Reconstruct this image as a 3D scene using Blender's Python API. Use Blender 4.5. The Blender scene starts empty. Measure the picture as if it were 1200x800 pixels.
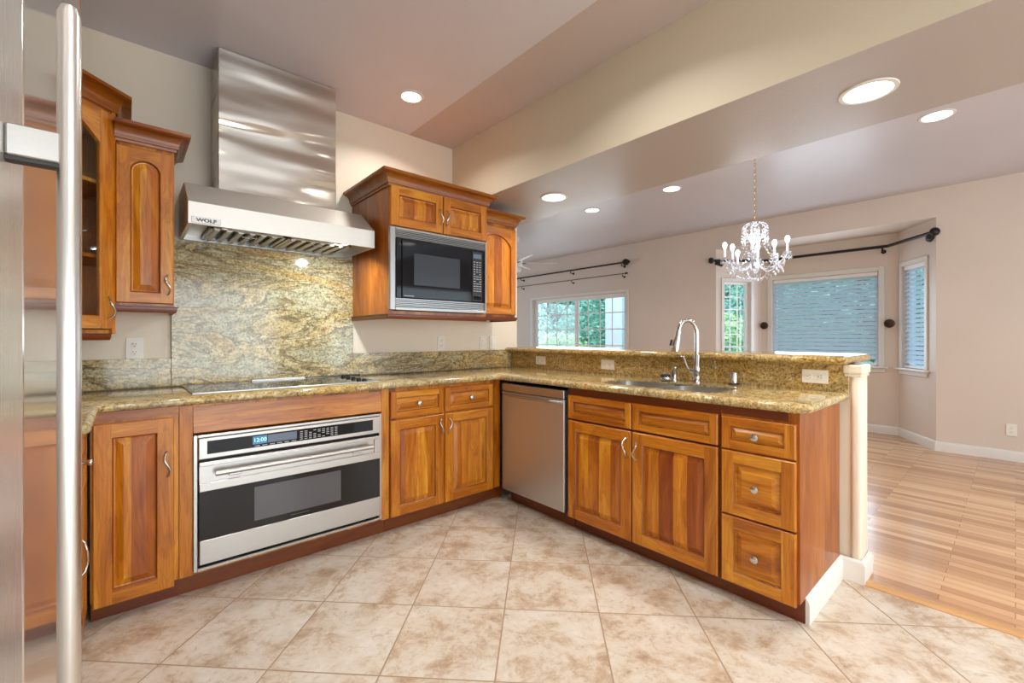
import bpy, bmesh, math, random
from mathutils import Vector, Matrix
random.seed(7)
PI = math.pi
SC = bpy.context.scene
COL = SC.collection

# ------------------------------------------------------------------ camera
F_PX, HORIZON, CAM_H = 517.0, 394.5, 1.18
YAW = math.atan((600 - 147) / F_PX)
cd = bpy.data.cameras.new('camera'); cam = bpy.data.objects.new('camera', cd); COL.objects.link(cam)
cam.location = (0, 0, CAM_H); cam.rotation_euler = (PI / 2, 0, -YAW)
cd.sensor_width = 36; cd.sensor_fit = 'HORIZONTAL'; cd.lens = 36 * F_PX / 1200
cd.shift_y = -(400 - HORIZON) / 1200; cd.clip_start = 0.02; cd.clip_end = 200
SC.camera = cam

# ------------------------------------------------------------------ exposure, world, lights
SC.view_settings.view_transform = 'Standard'; SC.view_settings.look = 'None'
SC.view_settings.gamma = 1; SC.view_settings.use_curve_mapping = False
SC.view_settings.exposure = 0.0
SC.cycles.use_denoising = True
SC.cycles.max_bounces = 10; SC.cycles.diffuse_bounces = 5; SC.cycles.transparent_max_bounces = 24
SC.cycles.caustics_reflective = False; SC.cycles.caustics_refractive = False
SC.cycles.sample_clamp_indirect = 4.0

wd = bpy.data.worlds.new('sky'); SC.world = wd; wd.use_nodes = True
wn = wd.node_tree; bgn = wn.nodes['Background']
bgn.inputs['Color'].default_value = (0.52, 0.78, 0.98, 1); bgn.inputs['Strength'].default_value = 3.2

K_DOWN = 7.2        # recessed lamp power
K_FILL = 22.0        # power of the added fill lights, all out of view

def area(name, loc, rot, sx, sy, power, color, shape='RECTANGLE', spread=PI, parent=None):
    l = bpy.data.lights.new(name, 'AREA'); l.shape = shape; l.size = sx
    if shape in ('RECTANGLE', 'ELLIPSE'): l.size_y = sy
    l.energy = power; l.color = color; l.spread = spread
    o = bpy.data.objects.new(name, l); COL.objects.link(o); o.location = loc; o.rotation_euler = rot
    if parent: o.parent = parent
    return o
sl = bpy.data.lights.new('sun', 'SUN'); sl.energy = 3.2; sl.angle = math.radians(4); sl.color = (1.0, 0.97, 0.9)
so = bpy.data.objects.new('sun', sl); COL.objects.link(so); so.rotation_euler = (math.radians(20), math.radians(-36), 0)
# added fill lights in unseen openings behind the camera and at the living end
area('kitchen_fill', (0.95, -2.96, 1.15), (PI / 2, 0, 0), 2.3, 1.9, K_FILL * 2.5, (1.0, 0.96, 0.90))
area('dining_fill', (4.4, -2.96, 1.25), (PI / 2, 0, 0), 2.6, 1.8, K_FILL * 1.6, (1.0, 0.96, 0.92))
area('living_fill', (3.6, 8.86, 1.25), (-PI / 2, 0, 0), 2.6, 1.8, K_FILL * 1.0, (1.0, 0.96, 0.92))
# skylight daylight coming in at the windows of the far wall
area('bay_daylight', (6.90, 1.69, 1.35), (0, PI / 2, 0), 1.1, 1.1, 16, (0.72, 0.86, 1.0))
area('slider_daylight', (6.29, 5.43, 1.35), (0, PI / 2, 0), 1.1, 2.0, 22, (0.80, 0.90, 1.0))

# ------------------------------------------------------------------ node helpers
def new_mat(name):
    m = bpy.data.materials.new(name); m.use_nodes = True
    nt = m.node_tree; b = nt.nodes['Principled BSDF']
    return m, nt, b
def N(nt, t, **kw):
    n = nt.nodes.new(t)
    for k, v in kw.items():
        if k in n.inputs: n.inputs[k].default_value = v
        else: setattr(n, k, v)
    return n
def L(nt, a, b): nt.links.new(a, b)
def ramp(nt, fac, stops, interp='LINEAR'):
    r = nt.nodes.new('ShaderNodeValToRGB'); r.color_ramp.interpolation = interp
    e = r.color_ramp.elements
    while len(e) < len(stops): e.new(0.5)
    for i, (p, c) in enumerate(stops):
        e[i].position = p; e[i].color = (*c, 1) if len(c) == 3 else c
    L(nt, fac, r.inputs['Fac']); return r
def math_(nt, op, a, b=None):
    n = nt.nodes.new('ShaderNodeMath'); n.operation = op
    for i, v in enumerate((a, b)):
        if v is None: continue
        if hasattr(v, 'is_linked') or hasattr(v, 'links'): L(nt, v, n.inputs[i])
        else: n.inputs[i].default_value = v
    return n.outputs[0]
def mixc(nt, fac, a, b, mode='MIX'):
    n = nt.nodes.new('ShaderNodeMix'); n.data_type = 'RGBA'; n.blend_type = mode
    for s, v in (('Factor', fac), ('A', a), ('B', b)):
        sock = [i for i in n.inputs if i.name == s and (i.type == ('VALUE' if s == 'Factor' else 'RGBA'))][0]
        if isinstance(v, (int, float)): sock.default_value = v
        elif isinstance(v, tuple): sock.default_value = (*v, 1)
        else: L(nt, v, sock)
    return [o for o in n.outputs if o.type == 'RGBA'][0]
def s2l(r, g, b):
    f = lambda c: (c / 255 / 12.92) if c / 255 <= 0.04045 else ((c / 255 + 0.055) / 1.055) ** 2.4
    return (f(r), f(g), f(b))
def mapping(nt, src, scale=(1, 1, 1), rot=(0, 0, 0), loc=(0, 0, 0)):
    m = nt.nodes.new('ShaderNodeMapping'); L(nt, src, m.inputs['Vector'])
    m.inputs['Scale'].default_value = scale; m.inputs['Rotation'].default_value = rot; m.inputs['Location'].default_value = loc
    return m.outputs[0]
def bump(nt, b, h, strength, dist=0.01):
    n = nt.nodes.new('ShaderNodeBump'); n.inputs['Strength'].default_value = strength; n.inputs['Distance'].default_value = dist
    L(nt, h, n.inputs['Height']); L(nt, n.outputs[0], b.inputs['Normal'])

def plain(name, col, rough=0.5, metal=0.0, emit=None, es=0, ior=None, coat=0):
    m, nt, b = new_mat(name)
    b.inputs['Base Color'].default_value = (*col, 1); b.inputs['Roughness'].default_value = rough; b.inputs['Metallic'].default_value = metal
    nz = N(nt, 'ShaderNodeTexNoise', Scale=35.0, Detail=2.0); tc = N(nt, 'ShaderNodeTexCoord'); L(nt, tc.outputs['Object'], nz.inputs['Vector'])
    r = ramp(nt, nz.outputs['Fac'], [(0.3, (max(0, rough - .01),) * 3), (0.7, (min(1, rough + .01),) * 3)])
    L(nt, r.outputs[0], b.inputs['Roughness'])
    if 'glass' in name or 'mesh' in name: b.inputs['Specular IOR Level'].default_value = 0.25
    if emit: b.inputs['Emission Color'].default_value = (*emit, 1); b.inputs['Emission Strength'].default_value = es
    if coat: b.inputs['Coat Weight'].default_value = coat
    return m

def wood(name, horiz=False, stave=0.0, tone=(0, 0, 0), dark=0.0, bold=0):
    """oiled alder: grain runs along local Z (or X when horiz); stave > 0 glues boards of that width."""
    m, nt, b = new_mat(name)
    tc = N(nt, 'ShaderNodeTexCoord'); oi = N(nt, 'ShaderNodeObjectInfo')
    off = nt.nodes.new('ShaderNodeVectorMath'); off.operation = 'SCALE'; off.inputs[0].default_value = (13.7, 5.1, 29.3); L(nt, oi.outputs['Random'], off.inputs['Scale'])
    ad = nt.nodes.new('ShaderNodeVectorMath'); ad.operation = 'ADD'; L(nt, tc.outputs['Object'], ad.inputs[0]); L(nt, off.outputs[0], ad.inputs[1])
    sep = N(nt, 'ShaderNodeSeparateXYZ'); L(nt, ad.outputs[0], sep.inputs[0])
    across = sep.outputs['Z'] if horiz else sep.outputs['X']
    w = stave if stave else 0.4
    idx = math_(nt, 'FLOOR', math_(nt, 'DIVIDE', across, w))
    wn_ = N(nt, 'ShaderNodeTexWhiteNoise', noise_dimensions='1D'); L(nt, idx, wn_.inputs['W'])
    bo = nt.nodes.new('ShaderNodeVectorMath'); bo.operation = 'SCALE'; bo.inputs[0].default_value = (3.3, 7.7, 11.1); L(nt, wn_.outputs[0], bo.inputs['Scale'])
    ad2 = nt.nodes.new('ShaderNodeVectorMath'); ad2.operation = 'ADD'; L(nt, ad.outputs[0], ad2.inputs[0]); L(nt, bo.outputs[0], ad2.inputs[1])
    sc1 = (1.6, 11, 11) if horiz else (11, 11, 1.6)
    sc2 = (6, 150, 150) if horiz else (150, 150, 6)
    n1 = N(nt, 'ShaderNodeTexNoise', Scale=1.0, Detail=4.0, Distortion=1.2); L(nt, mapping(nt, ad2.outputs[0], sc1), n1.inputs['Vector'])
    n2 = N(nt, 'ShaderNodeTexNoise', Scale=1.0, Detail=3.0); L(nt, mapping(nt, ad2.outputs[0], sc2), n2.inputs['Vector'])
    # cathedral rings from contour bands of the large noise
    rings = math_(nt, 'FRACT', math_(nt, 'MULTIPLY', n1.outputs['Fac'], 9.0))
    r1 = ramp(nt, n1.outputs['Fac'], [(0.30, s2l(160, 88, 8)), (0.5, s2l(194, 118, 22)), (0.72, s2l(216, 150, 46))])
    rr = ramp(nt, rings, [(0.0, (0.62, 0.50, 0.38)), (0.3, (1, 1, 1)), (0.85, (1, 1, 1)), (1.0, (0.62, 0.50, 0.38))])
    c = mixc(nt, 0.45, r1.outputs[0], rr.outputs[0], 'MULTIPLY')
    fine = ramp(nt, n2.outputs['Fac'], [(0.35, (0.70, 0.60, 0.50)), (0.6, (1, 1, 1))])
    c = mixc(nt, 0.6, c, fine.outputs[0], 'MULTIPLY')
    tonev = ramp(nt, wn_.outputs[0], [(0.0, (0.46, 0.27, 0.20)), (0.25, (0.74, 0.56, 0.46)), (0.55, (1, 0.96, 0.9)), (1.0, (1.16, 1.26, 1.3))])
    if bold:
        sx = N(nt, 'ShaderNodeSeparateXYZ'); L(nt, tc.outputs['Object'], sx.inputs[0])
        bi = math_(nt, 'DIVIDE', math_(nt, 'SUBTRACT', sx.outputs['X'], .527), .306)
        tonev = ramp(nt, bi, [(0.0, (0.95, 0.92, 0.82)), (0.27, (0.50, 0.27, 0.20)), (0.53, (1.25, 1.35, 1.5)), (0.76, (0.62, 0.40, 0.30))], 'CONSTANT')
    c = mixc(nt, 0.9 if stave else 0.35, c, tonev.outputs[0], 'MULTIPLY')
    # knots and mineral streaks
    v = N(nt, 'ShaderNodeTexNoise', Scale=1.0, Detail=1.0); L(nt, mapping(nt, ad2.outputs[0], (2.5, 8, 12) if horiz else (12, 8, 2.5)), v.inputs['Vector'])
    kn = ramp(nt, v.outputs['Fac'], [(0.26, (0.55, 0.36, 0.25)), (0.33, (1, 1, 1))])
    c = mixc(nt, 0.7, c, kn.outputs[0], 'MULTIPLY')
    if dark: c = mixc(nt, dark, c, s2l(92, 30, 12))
    L(nt, c, b.inputs['Base Color'])
    b.inputs['Roughness'].default_value = 0.33; b.inputs['Coat Weight'].default_value = 0.12; b.inputs['Coat Roughness'].default_value = 0.18
    bump(nt, b, n2.outputs['Fac'], 0.06, 0.002)
    return m

def granite(name, seed=0.0, warm=0.0, dirn=(1.0, 1.0, 1.0), rough=0.12, scale=1.0, light=0.0, vein_s=0.75):
    m, nt, b = new_mat(name)
    tc = N(nt, 'ShaderNodeTexCoord')
    v0 = mapping(nt, tc.outputs['Object'], dirn, (0.0, 0.45, 0.12), (seed, seed * 1.7, seed * .3))
    flow = N(nt, 'ShaderNodeTexNoise', Scale=2.2 * scale, Detail=5.0, Roughness=0.6, Distortion=1.6); L(nt, v0, flow.inputs['Vector'])
    med = N(nt, 'ShaderNodeTexNoise', Scale=24.0 * scale, Detail=7.0, Roughness=0.72, Distortion=0.8); L(nt, v0, med.inputs['Vector'])
    fin = N(nt, 'ShaderNodeTexNoise', Scale=95.0, Detail=3.0, Roughness=0.7); L(nt, tc.outputs['Object'], fin.inputs['Vector'])
    vor = N(nt, 'ShaderNodeTexVoronoi', Scale=140.0); L(nt, tc.outputs['Object'], vor.inputs['Vector'])
    base = ramp(nt, med.outputs['Fac'], [(0.30, s2l(128, 108, 66)), (0.42, s2l(184, 164, 112)), (0.52, s2l(206, 190, 142)), (0.64, s2l(220, 208, 172)), (0.76, s2l(226, 218, 200))])
    green = ramp(nt, med.outputs['Fac'], [(0.30, s2l(112, 108, 80)), (0.45, s2l(170, 164, 130)), (0.6, s2l(200, 194, 164)), (0.75, s2l(222, 216, 200))])
    gold = ramp(nt, med.outputs['Fac'], [(0.28, s2l(118, 88, 40)), (0.42, s2l(182, 146, 80)), (0.58, s2l(210, 178, 112)), (0.74, s2l(222, 202, 152))])
    fm1 = ramp(nt, flow.outputs['Fac'], [(0.40, (0, 0, 0)), (0.52, (1, 1, 1))])
    fm2 = ramp(nt, flow.outputs['Fac'], [(0.52, (0, 0, 0)), (0.64, (1, 1, 1))])
    c = mixc(nt, fm1.outputs[0], green.outputs[0], base.outputs[0])
    c = mixc(nt, fm2.outputs[0], c, gold.outputs[0])
    if warm: c = mixc(nt, warm, c, gold.outputs[0])
    vein = ramp(nt, flow.outputs['Fac'], [(0.465, (1, 1, 1)), (0.490, (0.42, 0.36, 0.26)), (0.50, (0.30, 0.25, 0.18)), (0.52, (1, 1, 1)), (0.58, (1, 1, 1)), (0.60, (0.5, 0.42, 0.3)), (0.625, (1, 1, 1))])
    c = mixc(nt, vein_s, c, vein.outputs[0], 'MULTIPLY')
    sp = ramp(nt, fin.outputs['Fac'], [(0.35, (0.16, 0.13, 0.09)), (0.45, (0.74, 0.70, 0.62)), (0.55, (1, 1, 1)), (0.67, (1.3, 1.27, 1.2))])
    c = mixc(nt, 0.85, c, sp.outputs[0], 'MULTIPLY')
    sv = ramp(nt, vor.outputs['Distance'], [(0.0, (0.7, 0.66, 0.55)), (0.35, (1, 1, 1))])
    c = mixc(nt, 0.5, c, sv.outputs[0], 'MULTIPLY')
    if light: c = mixc(nt, light, c, s2l(226, 218, 190))
    L(nt, c, b.inputs['Base Color']); b.inputs['Roughness'].default_value = rough
    b.inputs['Specular IOR Level'].default_value = 0.5
    return m

def steel(name, col=(0.60, 0.56, 0.52), rough=0.28, horiz=True, wavy=0.0, brush=0.05, aniso=0.0, metal=1.0):
    m, nt, b = new_mat(name)
    b.inputs['Metallic'].default_value = metal
    tc = N(nt, 'ShaderNodeTexCoord')
    n = N(nt, 'ShaderNodeTexNoise', Scale=1.0, Detail=3.0); L(nt, mapping(nt, tc.outputs['Object'], (3, 400, 400) if horiz else (400, 400, 3)), n.inputs['Vector'])
    c = ramp(nt, n.outputs['Fac'], [(0.3, tuple(x * .97 for x in col)), (0.7, tuple(min(1, x * 1.02) for x in col))])
    L(nt, c.outputs[0], b.inputs['Base Color'])
    r = ramp(nt, n.outputs['Fac'], [(0.3, (rough * .93,) * 3), (0.7, (rough * 1.07,) * 3)]); L(nt, r.outputs[0], b.inputs['Roughness'])
    if aniso:
        b.inputs['Anisotropic'].default_value = aniso
    if wavy:
        w = N(nt, 'ShaderNodeTexNoise', Scale=1.0, Detail=1.0); L(nt, mapping(nt, tc.outputs['Object'], (1.2, 1.2, 7.0)), w.inputs['Vector'])
        bump(nt, b, w.outputs['Fac'], 1.0, wavy)
    else:
        bump(nt, b, n.outputs['Fac'], brush * .4, 0.001)
    return m

def paint(name, col, rough=0.55, tex=0.25, spec=0.5):
    m, nt, b = new_mat(name)
    tc = N(nt, 'ShaderNodeTexCoord')
    n = N(nt, 'ShaderNodeTexNoise', Scale=90.0, Detail=3.0); L(nt, tc.outputs['Object'], n.inputs['Vector'])
    n2 = N(nt, 'ShaderNodeTexNoise', Scale=1.1, Detail=2.0); L(nt, tc.outputs['Object'], n2.inputs['Vector'])
    c = ramp(nt, n2.outputs['Fac'], [(0.3, tuple(x * .97 for x in col)), (0.7, tuple(min(1, x * 1.03) for x in col))])
    L(nt, c.outputs[0], b.inputs['Base Color']); b.inputs['Roughness'].default_value = rough
    b.inputs['Specular IOR Level'].default_value = spec
    bump(nt, b, n.outputs['Fac'], tex, 0.002)
    return m

M = {}
M['wood_v'] = wood('alder_vertical_grain')
M['wood_h'] = wood('alder_horizontal_grain', horiz=True)
M['panel'] = wood('alder_glued_panel', stave=0.078)
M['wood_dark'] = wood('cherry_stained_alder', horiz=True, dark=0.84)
M['crown'] = wood('stained_crown_alder', horiz=True, dark=0.55)
M['side'] = wood('alder_side_veneer', stave=0.12)
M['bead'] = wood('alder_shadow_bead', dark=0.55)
M['panel_bold'] = wood('alder_bold_stave_panel', stave=0.058, bold=1)
M['granite'] = granite('golden_green_granite', 1.3, dirn=(0.7, 1.0, 2.2), rough=0.10, light=0.06, vein_s=0.9)
M['granite_gold'] = granite('golden_granite', 4.2, warm=0.65, dirn=(1.0, 0.7, 1.6), rough=0.10, vein_s=0.40)
M['granite_top'] = granite('polished_granite_top', 2.4, warm=0.30, dirn=(0.8, 1.4, 1.0), rough=0.07, vein_s=0.55, light=0.03)
M['steel'] = steel('brushed_stainless', (0.52, 0.50, 0.475), 0.34)
M['steel_handle'] = steel('handle_stainless', (0.64, 0.62, 0.59), 0.30, horiz=False, brush=0.0)
M['steel_hood'] = steel('hood_stainless', (0.68, 0.66, 0.62), 0.42, metal=.75)
M['steel_trim'] = steel('grey_trim_stainless', (0.40, 0.39, 0.38), 0.36)
M['steel_v'] = steel('vertical_brushed_stainless', (0.66, 0.67, 0.66), 0.42, horiz=False)
M['steel_duct'] = steel('polished_duct_stainless', (0.66, 0.62, 0.56), 0.11, wavy=0.03)
M['steel_fridge'] = steel('fridge_stainless', (0.80, 0.79, 0.77), 0.11, horiz=False, brush=0.0, metal=.82)
M['steel_fridge2'] = steel('fridge_stainless_dull', (0.80, 0.80, 0.79), 0.26, horiz=False, brush=0.0, metal=.7)
M['chrome'] = plain('chrome', (0.62, 0.62, 0.63), 0.07, 1.0)
M['nickel'] = plain('satin_nickel', (0.60, 0.59, 0.57), 0.25, 1.0)
M['black'] = plain('black_enamel', (0.012, 0.012, 0.014), 0.35)
M['black_glass'] = plain('black_glass', (0.008, 0.009, 0.012), 0.05)
M['oven_glass'] = plain('dark_oven_glass', (0.020, 0.018, 0.016), 0.05)
M['window_glass_grey'] = plain('grey_window_screen', (0.10, 0.10, 0.11), 0.12)
M['mw_window'] = plain('microwave_window_mesh', (0.045, 0.052, 0.062), 0.2)
M['dark_gap'] = plain('dark_recess', (0.006, 0.005, 0.005), 0.8)
M['black_metal'] = plain('black_iron', (0.014, 0.012, 0.012), 0.4, 0.4)
M['bronze'] = plain('oil_rubbed_bronze', (0.06, 0.030, 0.022), 0.35, 0.6)
M['bronze_rod'] = plain('thin_bronze_rod', (0.14, 0.08, 0.06), 0.4, 0.5)
M['white_paint'] = plain('white_trim_paint', s2l(226, 222, 216), 0.4)
M['white_plastic'] = plain('white_plastic', s2l(236, 232, 222), 0.35)
M['vinyl'] = plain('white_vinyl', s2l(242, 240, 240), 0.4)
M['brass'] = plain('brass', (0.75, 0.55, 0.28), 0.25, 1.0)
M['candle'] = plain('candle_sleeve', (0.85, 0.85, 0.84), 0.4, emit=(0.85, 0.92, 1.0), es=0.5)
M['bulb'] = plain('lit_bulb', (1, 1, 1), 0.4, emit=(0.78, 0.90, 1.0), es=6)
M['lens_warm'] = plain('lit_lamp_lens', (1, 1, 1), 0.4, emit=(1.0, 0.98, 0.94), es=6)
M['lens_cool'] = plain('lit_hood_lens', (1, 1, 1), 0.4, emit=(0.85, 0.94, 1.0), es=20)
M['lcd_blue'] = plain('blue_display', (0.02, 0.10, 0.2), 0.3, emit=(0.10, 0.35, 0.65), es=0.5)
M['lcd_text'] = plain('display_digits', (0.4, 0.8, 1), 0.3, emit=(0.5, 0.85, 1.0), es=1.0)
M['lcd_grey'] = plain('grey_display', (0.13, 0.17, 0.25), 0.15)
M['legend'] = plain('pale_key_legend', (0.45, 0.47, 0.5), 0.5)
M['wall_k'] = paint('cream_wall_paint', s2l(234, 223, 204), 0.6)
M['wall_d'] = paint('peach_wall_paint', s2l(220, 206, 194), 0.5)
M['beam_p'] = paint('cream_beam_paint', s2l(216, 207, 186), 0.6)
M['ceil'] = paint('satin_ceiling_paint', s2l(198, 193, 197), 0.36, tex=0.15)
M['ceil_k'] = paint('kitchen_ceiling_lit_tone', s2l(216, 213, 222), 0.36, tex=0.15)  # lighter than the other ceilings: kitchen light put into the colour
M['ceil2'] = paint('ceiling_strip_shaded_tone', s2l(196, 182, 178), 0.5, tex=0.15)  # shade of the strip put into a darker ceiling colour
M['soffit'] = paint('soffit_shaded_tone', s2l(176, 166, 162), 0.30, tex=0.45)  # underside shade put into the colour, darker than the other ceilings
M['white_wall'] = paint('exterior_stucco', s2l(222, 226, 232), 0.7)
M['bark'] = plain('bark', (0.10, 0.07, 0.05), 0.9)
M['lawn'] = plain('lawn', (0.10, 0.20, 0.06), 0.9)
M['rubber'] = plain('black_rubber', (0.02, 0.02, 0.02), 0.5)

def glass_pane():
    m = bpy.data.materials.new('clear_window_glass'); m.use_nodes = True; nt = m.node_tree; nt.nodes.clear()
    o = nt.nodes.new('ShaderNodeOutputMaterial'); t = nt.nodes.new('ShaderNodeBsdfTransparent'); g = nt.nodes.new('ShaderNodeBsdfGlossy')
    t.inputs['Color'].default_value = (0.93, 0.96, 0.99, 1); g.inputs['Roughness'].default_value = 0.02
    mx = nt.nodes.new('ShaderNodeMixShader'); mx.inputs[0].default_value = 0.07
    L(nt, t.outputs[0], mx.inputs[1]); L(nt, g.outputs[0], mx.inputs[2]); L(nt, mx.outputs[0], o.inputs[0]); return m
M['glass'] = glass_pane()
def crystal_mat():
    m = bpy.data.materials.new('cut_crystal'); m.use_nodes = True; nt = m.node_tree; nt.nodes.clear()
    o = nt.nodes.new('ShaderNodeOutputMaterial'); t = nt.nodes.new('ShaderNodeBsdfTransparent'); g = nt.nodes.new('ShaderNodeBsdfGlossy')
    t.inputs['Color'].default_value = (0.92, 0.95, 1, 1); g.inputs['Roughness'].default_value = 0.03; g.inputs['Color'].default_value = (1, 1, 1, 1)
    mx = nt.nodes.new('ShaderNodeMixShader'); mx.inputs[0].default_value = 0.42
    L(nt, t.outputs[0], mx.inputs[1]); L(nt, g.outputs[0], mx.inputs[2]); L(nt, mx.outputs[0], o.inputs[0]); return m
M['crystal'] = crystal_mat()
def slat_mat():
    m = bpy.data.materials.new('white_blind_slat'); m.use_nodes = True; nt = m.node_tree; nt.nodes.clear()
    o = nt.nodes.new('ShaderNodeOutputMaterial'); d = nt.nodes.new('ShaderNodeBsdfDiffuse'); t = nt.nodes.new('ShaderNodeBsdfTranslucent')
    d.inputs['Color'].default_value = (0.85, 0.85, 0.86, 1); t.inputs['Color'].default_value = (0.80, 0.88, 1.0, 1)
    mx = nt.nodes.new('ShaderNodeMixShader'); mx.inputs[0].default_value = 0.6
    L(nt, d.outputs[0], mx.inputs[1]); L(nt, t.outputs[0], mx.inputs[2]); L(nt, mx.outputs[0], o.inputs[0]); return m
M['slat'] = slat_mat()
def leaf_mat(name, c1, c2):
    m, nt, b = new_mat(name); tc = N(nt, 'ShaderNodeTexCoord')
    n = N(nt, 'ShaderNodeTexNoise', Scale=6.0, Detail=3.0); L(nt, tc.outputs['Object'], n.inputs['Vector'])
    r = ramp(nt, n.outputs['Fac'], [(0.35, c1), (0.65, c2)]); L(nt, r.outputs[0], b.inputs['Base Color']); b.inputs['Roughness'].default_value = 0.5
    return m
M['leaf1'] = leaf_mat('blue_green_leaves', (0.06, 0.22, 0.15), (0.30, 0.60, 0.42))
M['leaf2'] = leaf_mat('yellow_green_leaves', (0.20, 0.38, 0.12), (0.60, 0.78, 0.32))

def tile_mat():
    m, nt, b = new_mat('travertine_tile'); tc = N(nt, 'ShaderNodeTexCoord')
    S = 0.405
    # tile axes are turned 45 degrees to the walls
    v = mapping(nt, tc.outputs['Object'], (1, 1, 1), (0, 0, PI / 4))
    # rotated: X' = (x-y)/sqrt2 , Y' = (x+y)/sqrt2
    sp = N(nt, 'ShaderNodeSeparateXYZ'); L(nt, v, sp.inputs[0])
    q = math_(nt, 'DIVIDE', math_(nt, 'ADD', sp.outputs['X'], 0.158 + 0.405 * 40), S)
    p = math_(nt, 'DIVIDE', math_(nt, 'ADD', sp.outputs['Y'], -1.908 + 0.405 * 40), S)
    fq = math_(nt, 'FRACT', q); fp = math_(nt, 'FRACT', p)
    def edge(f): return math_(nt, 'MINIMUM', f, math_(nt, 'SUBTRACT', 1.0, f))
    e = math_(nt, 'MINIMUM', edge(fq), edge(fp))
    gr = ramp(nt, e, [(0.0, (1, 1, 1)), (0.0055, (1, 1, 1)), (0.010, (0, 0, 0))])
    cmb = N(nt, 'ShaderNodeCombineXYZ'); L(nt, math_(nt, 'FLOOR', q), cmb.inputs[0]); L(nt, math_(nt, 'FLOOR', p), cmb.inputs[1])
    wnz = N(nt, 'ShaderNodeTexWhiteNoise', noise_dimensions='3D'); L(nt, cmb.outputs[0], wnz.inputs['Vector'])
    sc = nt.nodes.new('ShaderNodeVectorMath'); sc.operation = 'SCALE'; L(nt, wnz.outputs['Color'], sc.inputs[0]); sc.inputs['Scale'].default_value = 20
    ad = nt.nodes.new('ShaderNodeVectorMath'); ad.operation = 'ADD'; L(nt, v, ad.inputs[0]); L(nt, sc.outputs[0], ad.inputs[1])
    n1 = N(nt, 'ShaderNodeTexNoise', Scale=6.2, Detail=10.0, Roughness=0.72, Distortion=0.3); L(nt, ad.outputs[0], n1.inputs['Vector'])
    n2 = N(nt, 'ShaderNodeTexNoise', Scale=26.0, Detail=8.0, Roughness=0.75, Distortion=0.5); L(nt, ad.outputs[0], n2.inputs['Vector'])
    c = ramp(nt, n1.outputs['Fac'], [(0.32, s2l(172, 146, 122)), (0.43, s2l(192, 173, 151)), (0.50, s2l(206, 194, 178)), (0.66, s2l(216, 209, 199))])
    c2 = ramp(nt, n2.outputs['Fac'], [(0.34, (0.70, 0.60, 0.50)), (0.47, (1, 1, 1)), (0.7, (1.05, 1.05, 1.05))])
    cc = mixc(nt, 0.7, c.outputs[0], c2.outputs[0], 'MULTIPLY')
    cc = mixc(nt, gr.outputs[0], cc, s2l(158, 134, 106))
    L(nt, cc, b.inputs['Base Color'])
    rr = ramp(nt, gr.outputs[0], [(0, (0.24,) * 3), (1, (0.8,) * 3)]); L(nt, rr.outputs[0], b.inputs['Roughness'])
    inv = math_(nt, 'SUBTRACT', 1.0, gr.outputs[0]); hh = math_(nt, 'ADD', inv, math_(nt, 'MULTIPLY', n2.outputs['Fac'], 0.25))
    bump(nt, b, hh, 0.35, 0.002)
    return m
M['tile'] = tile_mat()
def plank_mat():
    m, nt, b = new_mat('oak_strip_floor'); tc = N(nt, 'ShaderNodeTexCoord')
    v = mapping(nt, tc.outputs['Object'], (1, 1, 1), (0, 0, PI / 2))
    br = N(nt, 'ShaderNodeTexBrick', Scale=1.0); L(nt, v, br.inputs['Vector'])
    br.offset = 0.37; br.offset_frequency = 2; br.squash = 1.0
    br.inputs['Brick Width'].default_value = 0.62; br.inputs['Row Height'].default_value = 0.057; br.inputs['Mortar Size'].default_value = 0.0012
    br.inputs['Mortar Smooth'].default_value = 0.1; br.inputs['Bias'].default_value = 0.0
    br.inputs['Color1'].default_value = (0, 0, 0, 1); br.inputs['Color2'].default_value = (1, 1, 1, 1); br.inputs['Mortar'].default_value = (0.3, 0.3, 0.3, 1)
    tone = ramp(nt, br.outputs['Color'], [(0.0, s2l(172, 128, 92)), (0.3, s2l(192, 148, 110)), (0.65, s2l(208, 166, 126)), (1.0, s2l(222, 184, 144))])
    n = N(nt, 'ShaderNodeTexNoise', Scale=1.0, Detail=4.0, Distortion=0.6); L(nt, mapping(nt, v, (3, 70, 70)), n.inputs['Vector'])
    g = ramp(nt, n.outputs['Fac'], [(0.3, (0.82, 0.74, 0.66)), (0.6, (1, 1, 1))])
    c = mixc(nt, 0.55, tone.outputs[0], g.outputs[0], 'MULTIPLY')
    c = mixc(nt, br.outputs['Fac'], c, s2l(140, 92, 56))
    L(nt, c, b.inputs['Base Color']); b.inputs['Roughness'].default_value = 0.26; b.inputs['Coat Weight'].default_value = 0.3; b.inputs['Coat Roughness'].default_value = 0.12
    return m
M['planks'] = plank_mat()

M['oak'] = plain('oak_nosing', s2l(196, 150, 98), 0.35)
# ------------------------------------------------------------------ mesh helpers
def tag(o, label=None, cat=None, group=None, kind=None):
    if label: o['label'] = label
    if cat: o['category'] = cat
    if group: o['group'] = group
    if kind: o['kind'] = kind
    return o
def thing(name, label, cat, loc=(0, 0, 0), rotz=0, group=None):
    o = bpy.data.objects.new(name, None); COL.objects.link(o); o.location = loc; o.rotation_euler = (0, 0, rotz)
    o.empty_display_size = 0.05
    return tag(o, label, cat, group)
def mk(name, bm, mats, parent=None, smooth=None):
    if not isinstance(mats, (list, tuple)): mats = [mats]
    bmesh.ops.recalc_face_normals(bm, faces=bm.faces[:])
    me = bpy.data.meshes.new(name); bm.to_mesh(me); bm.free()
    for m in mats: me.materials.append(M[m] if isinstance(m, str) else m)
    o = bpy.data.objects.new(name, me); COL.objects.link(o)
    if parent: o.parent = parent
    if smooth is not None:
        me.polygons.foreach_set('use_smooth', [True] * len(me.polygons))
        try: me.set_sharp_from_angle(angle=math.radians(smooth))
        except Exception: pass
    return o
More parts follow.
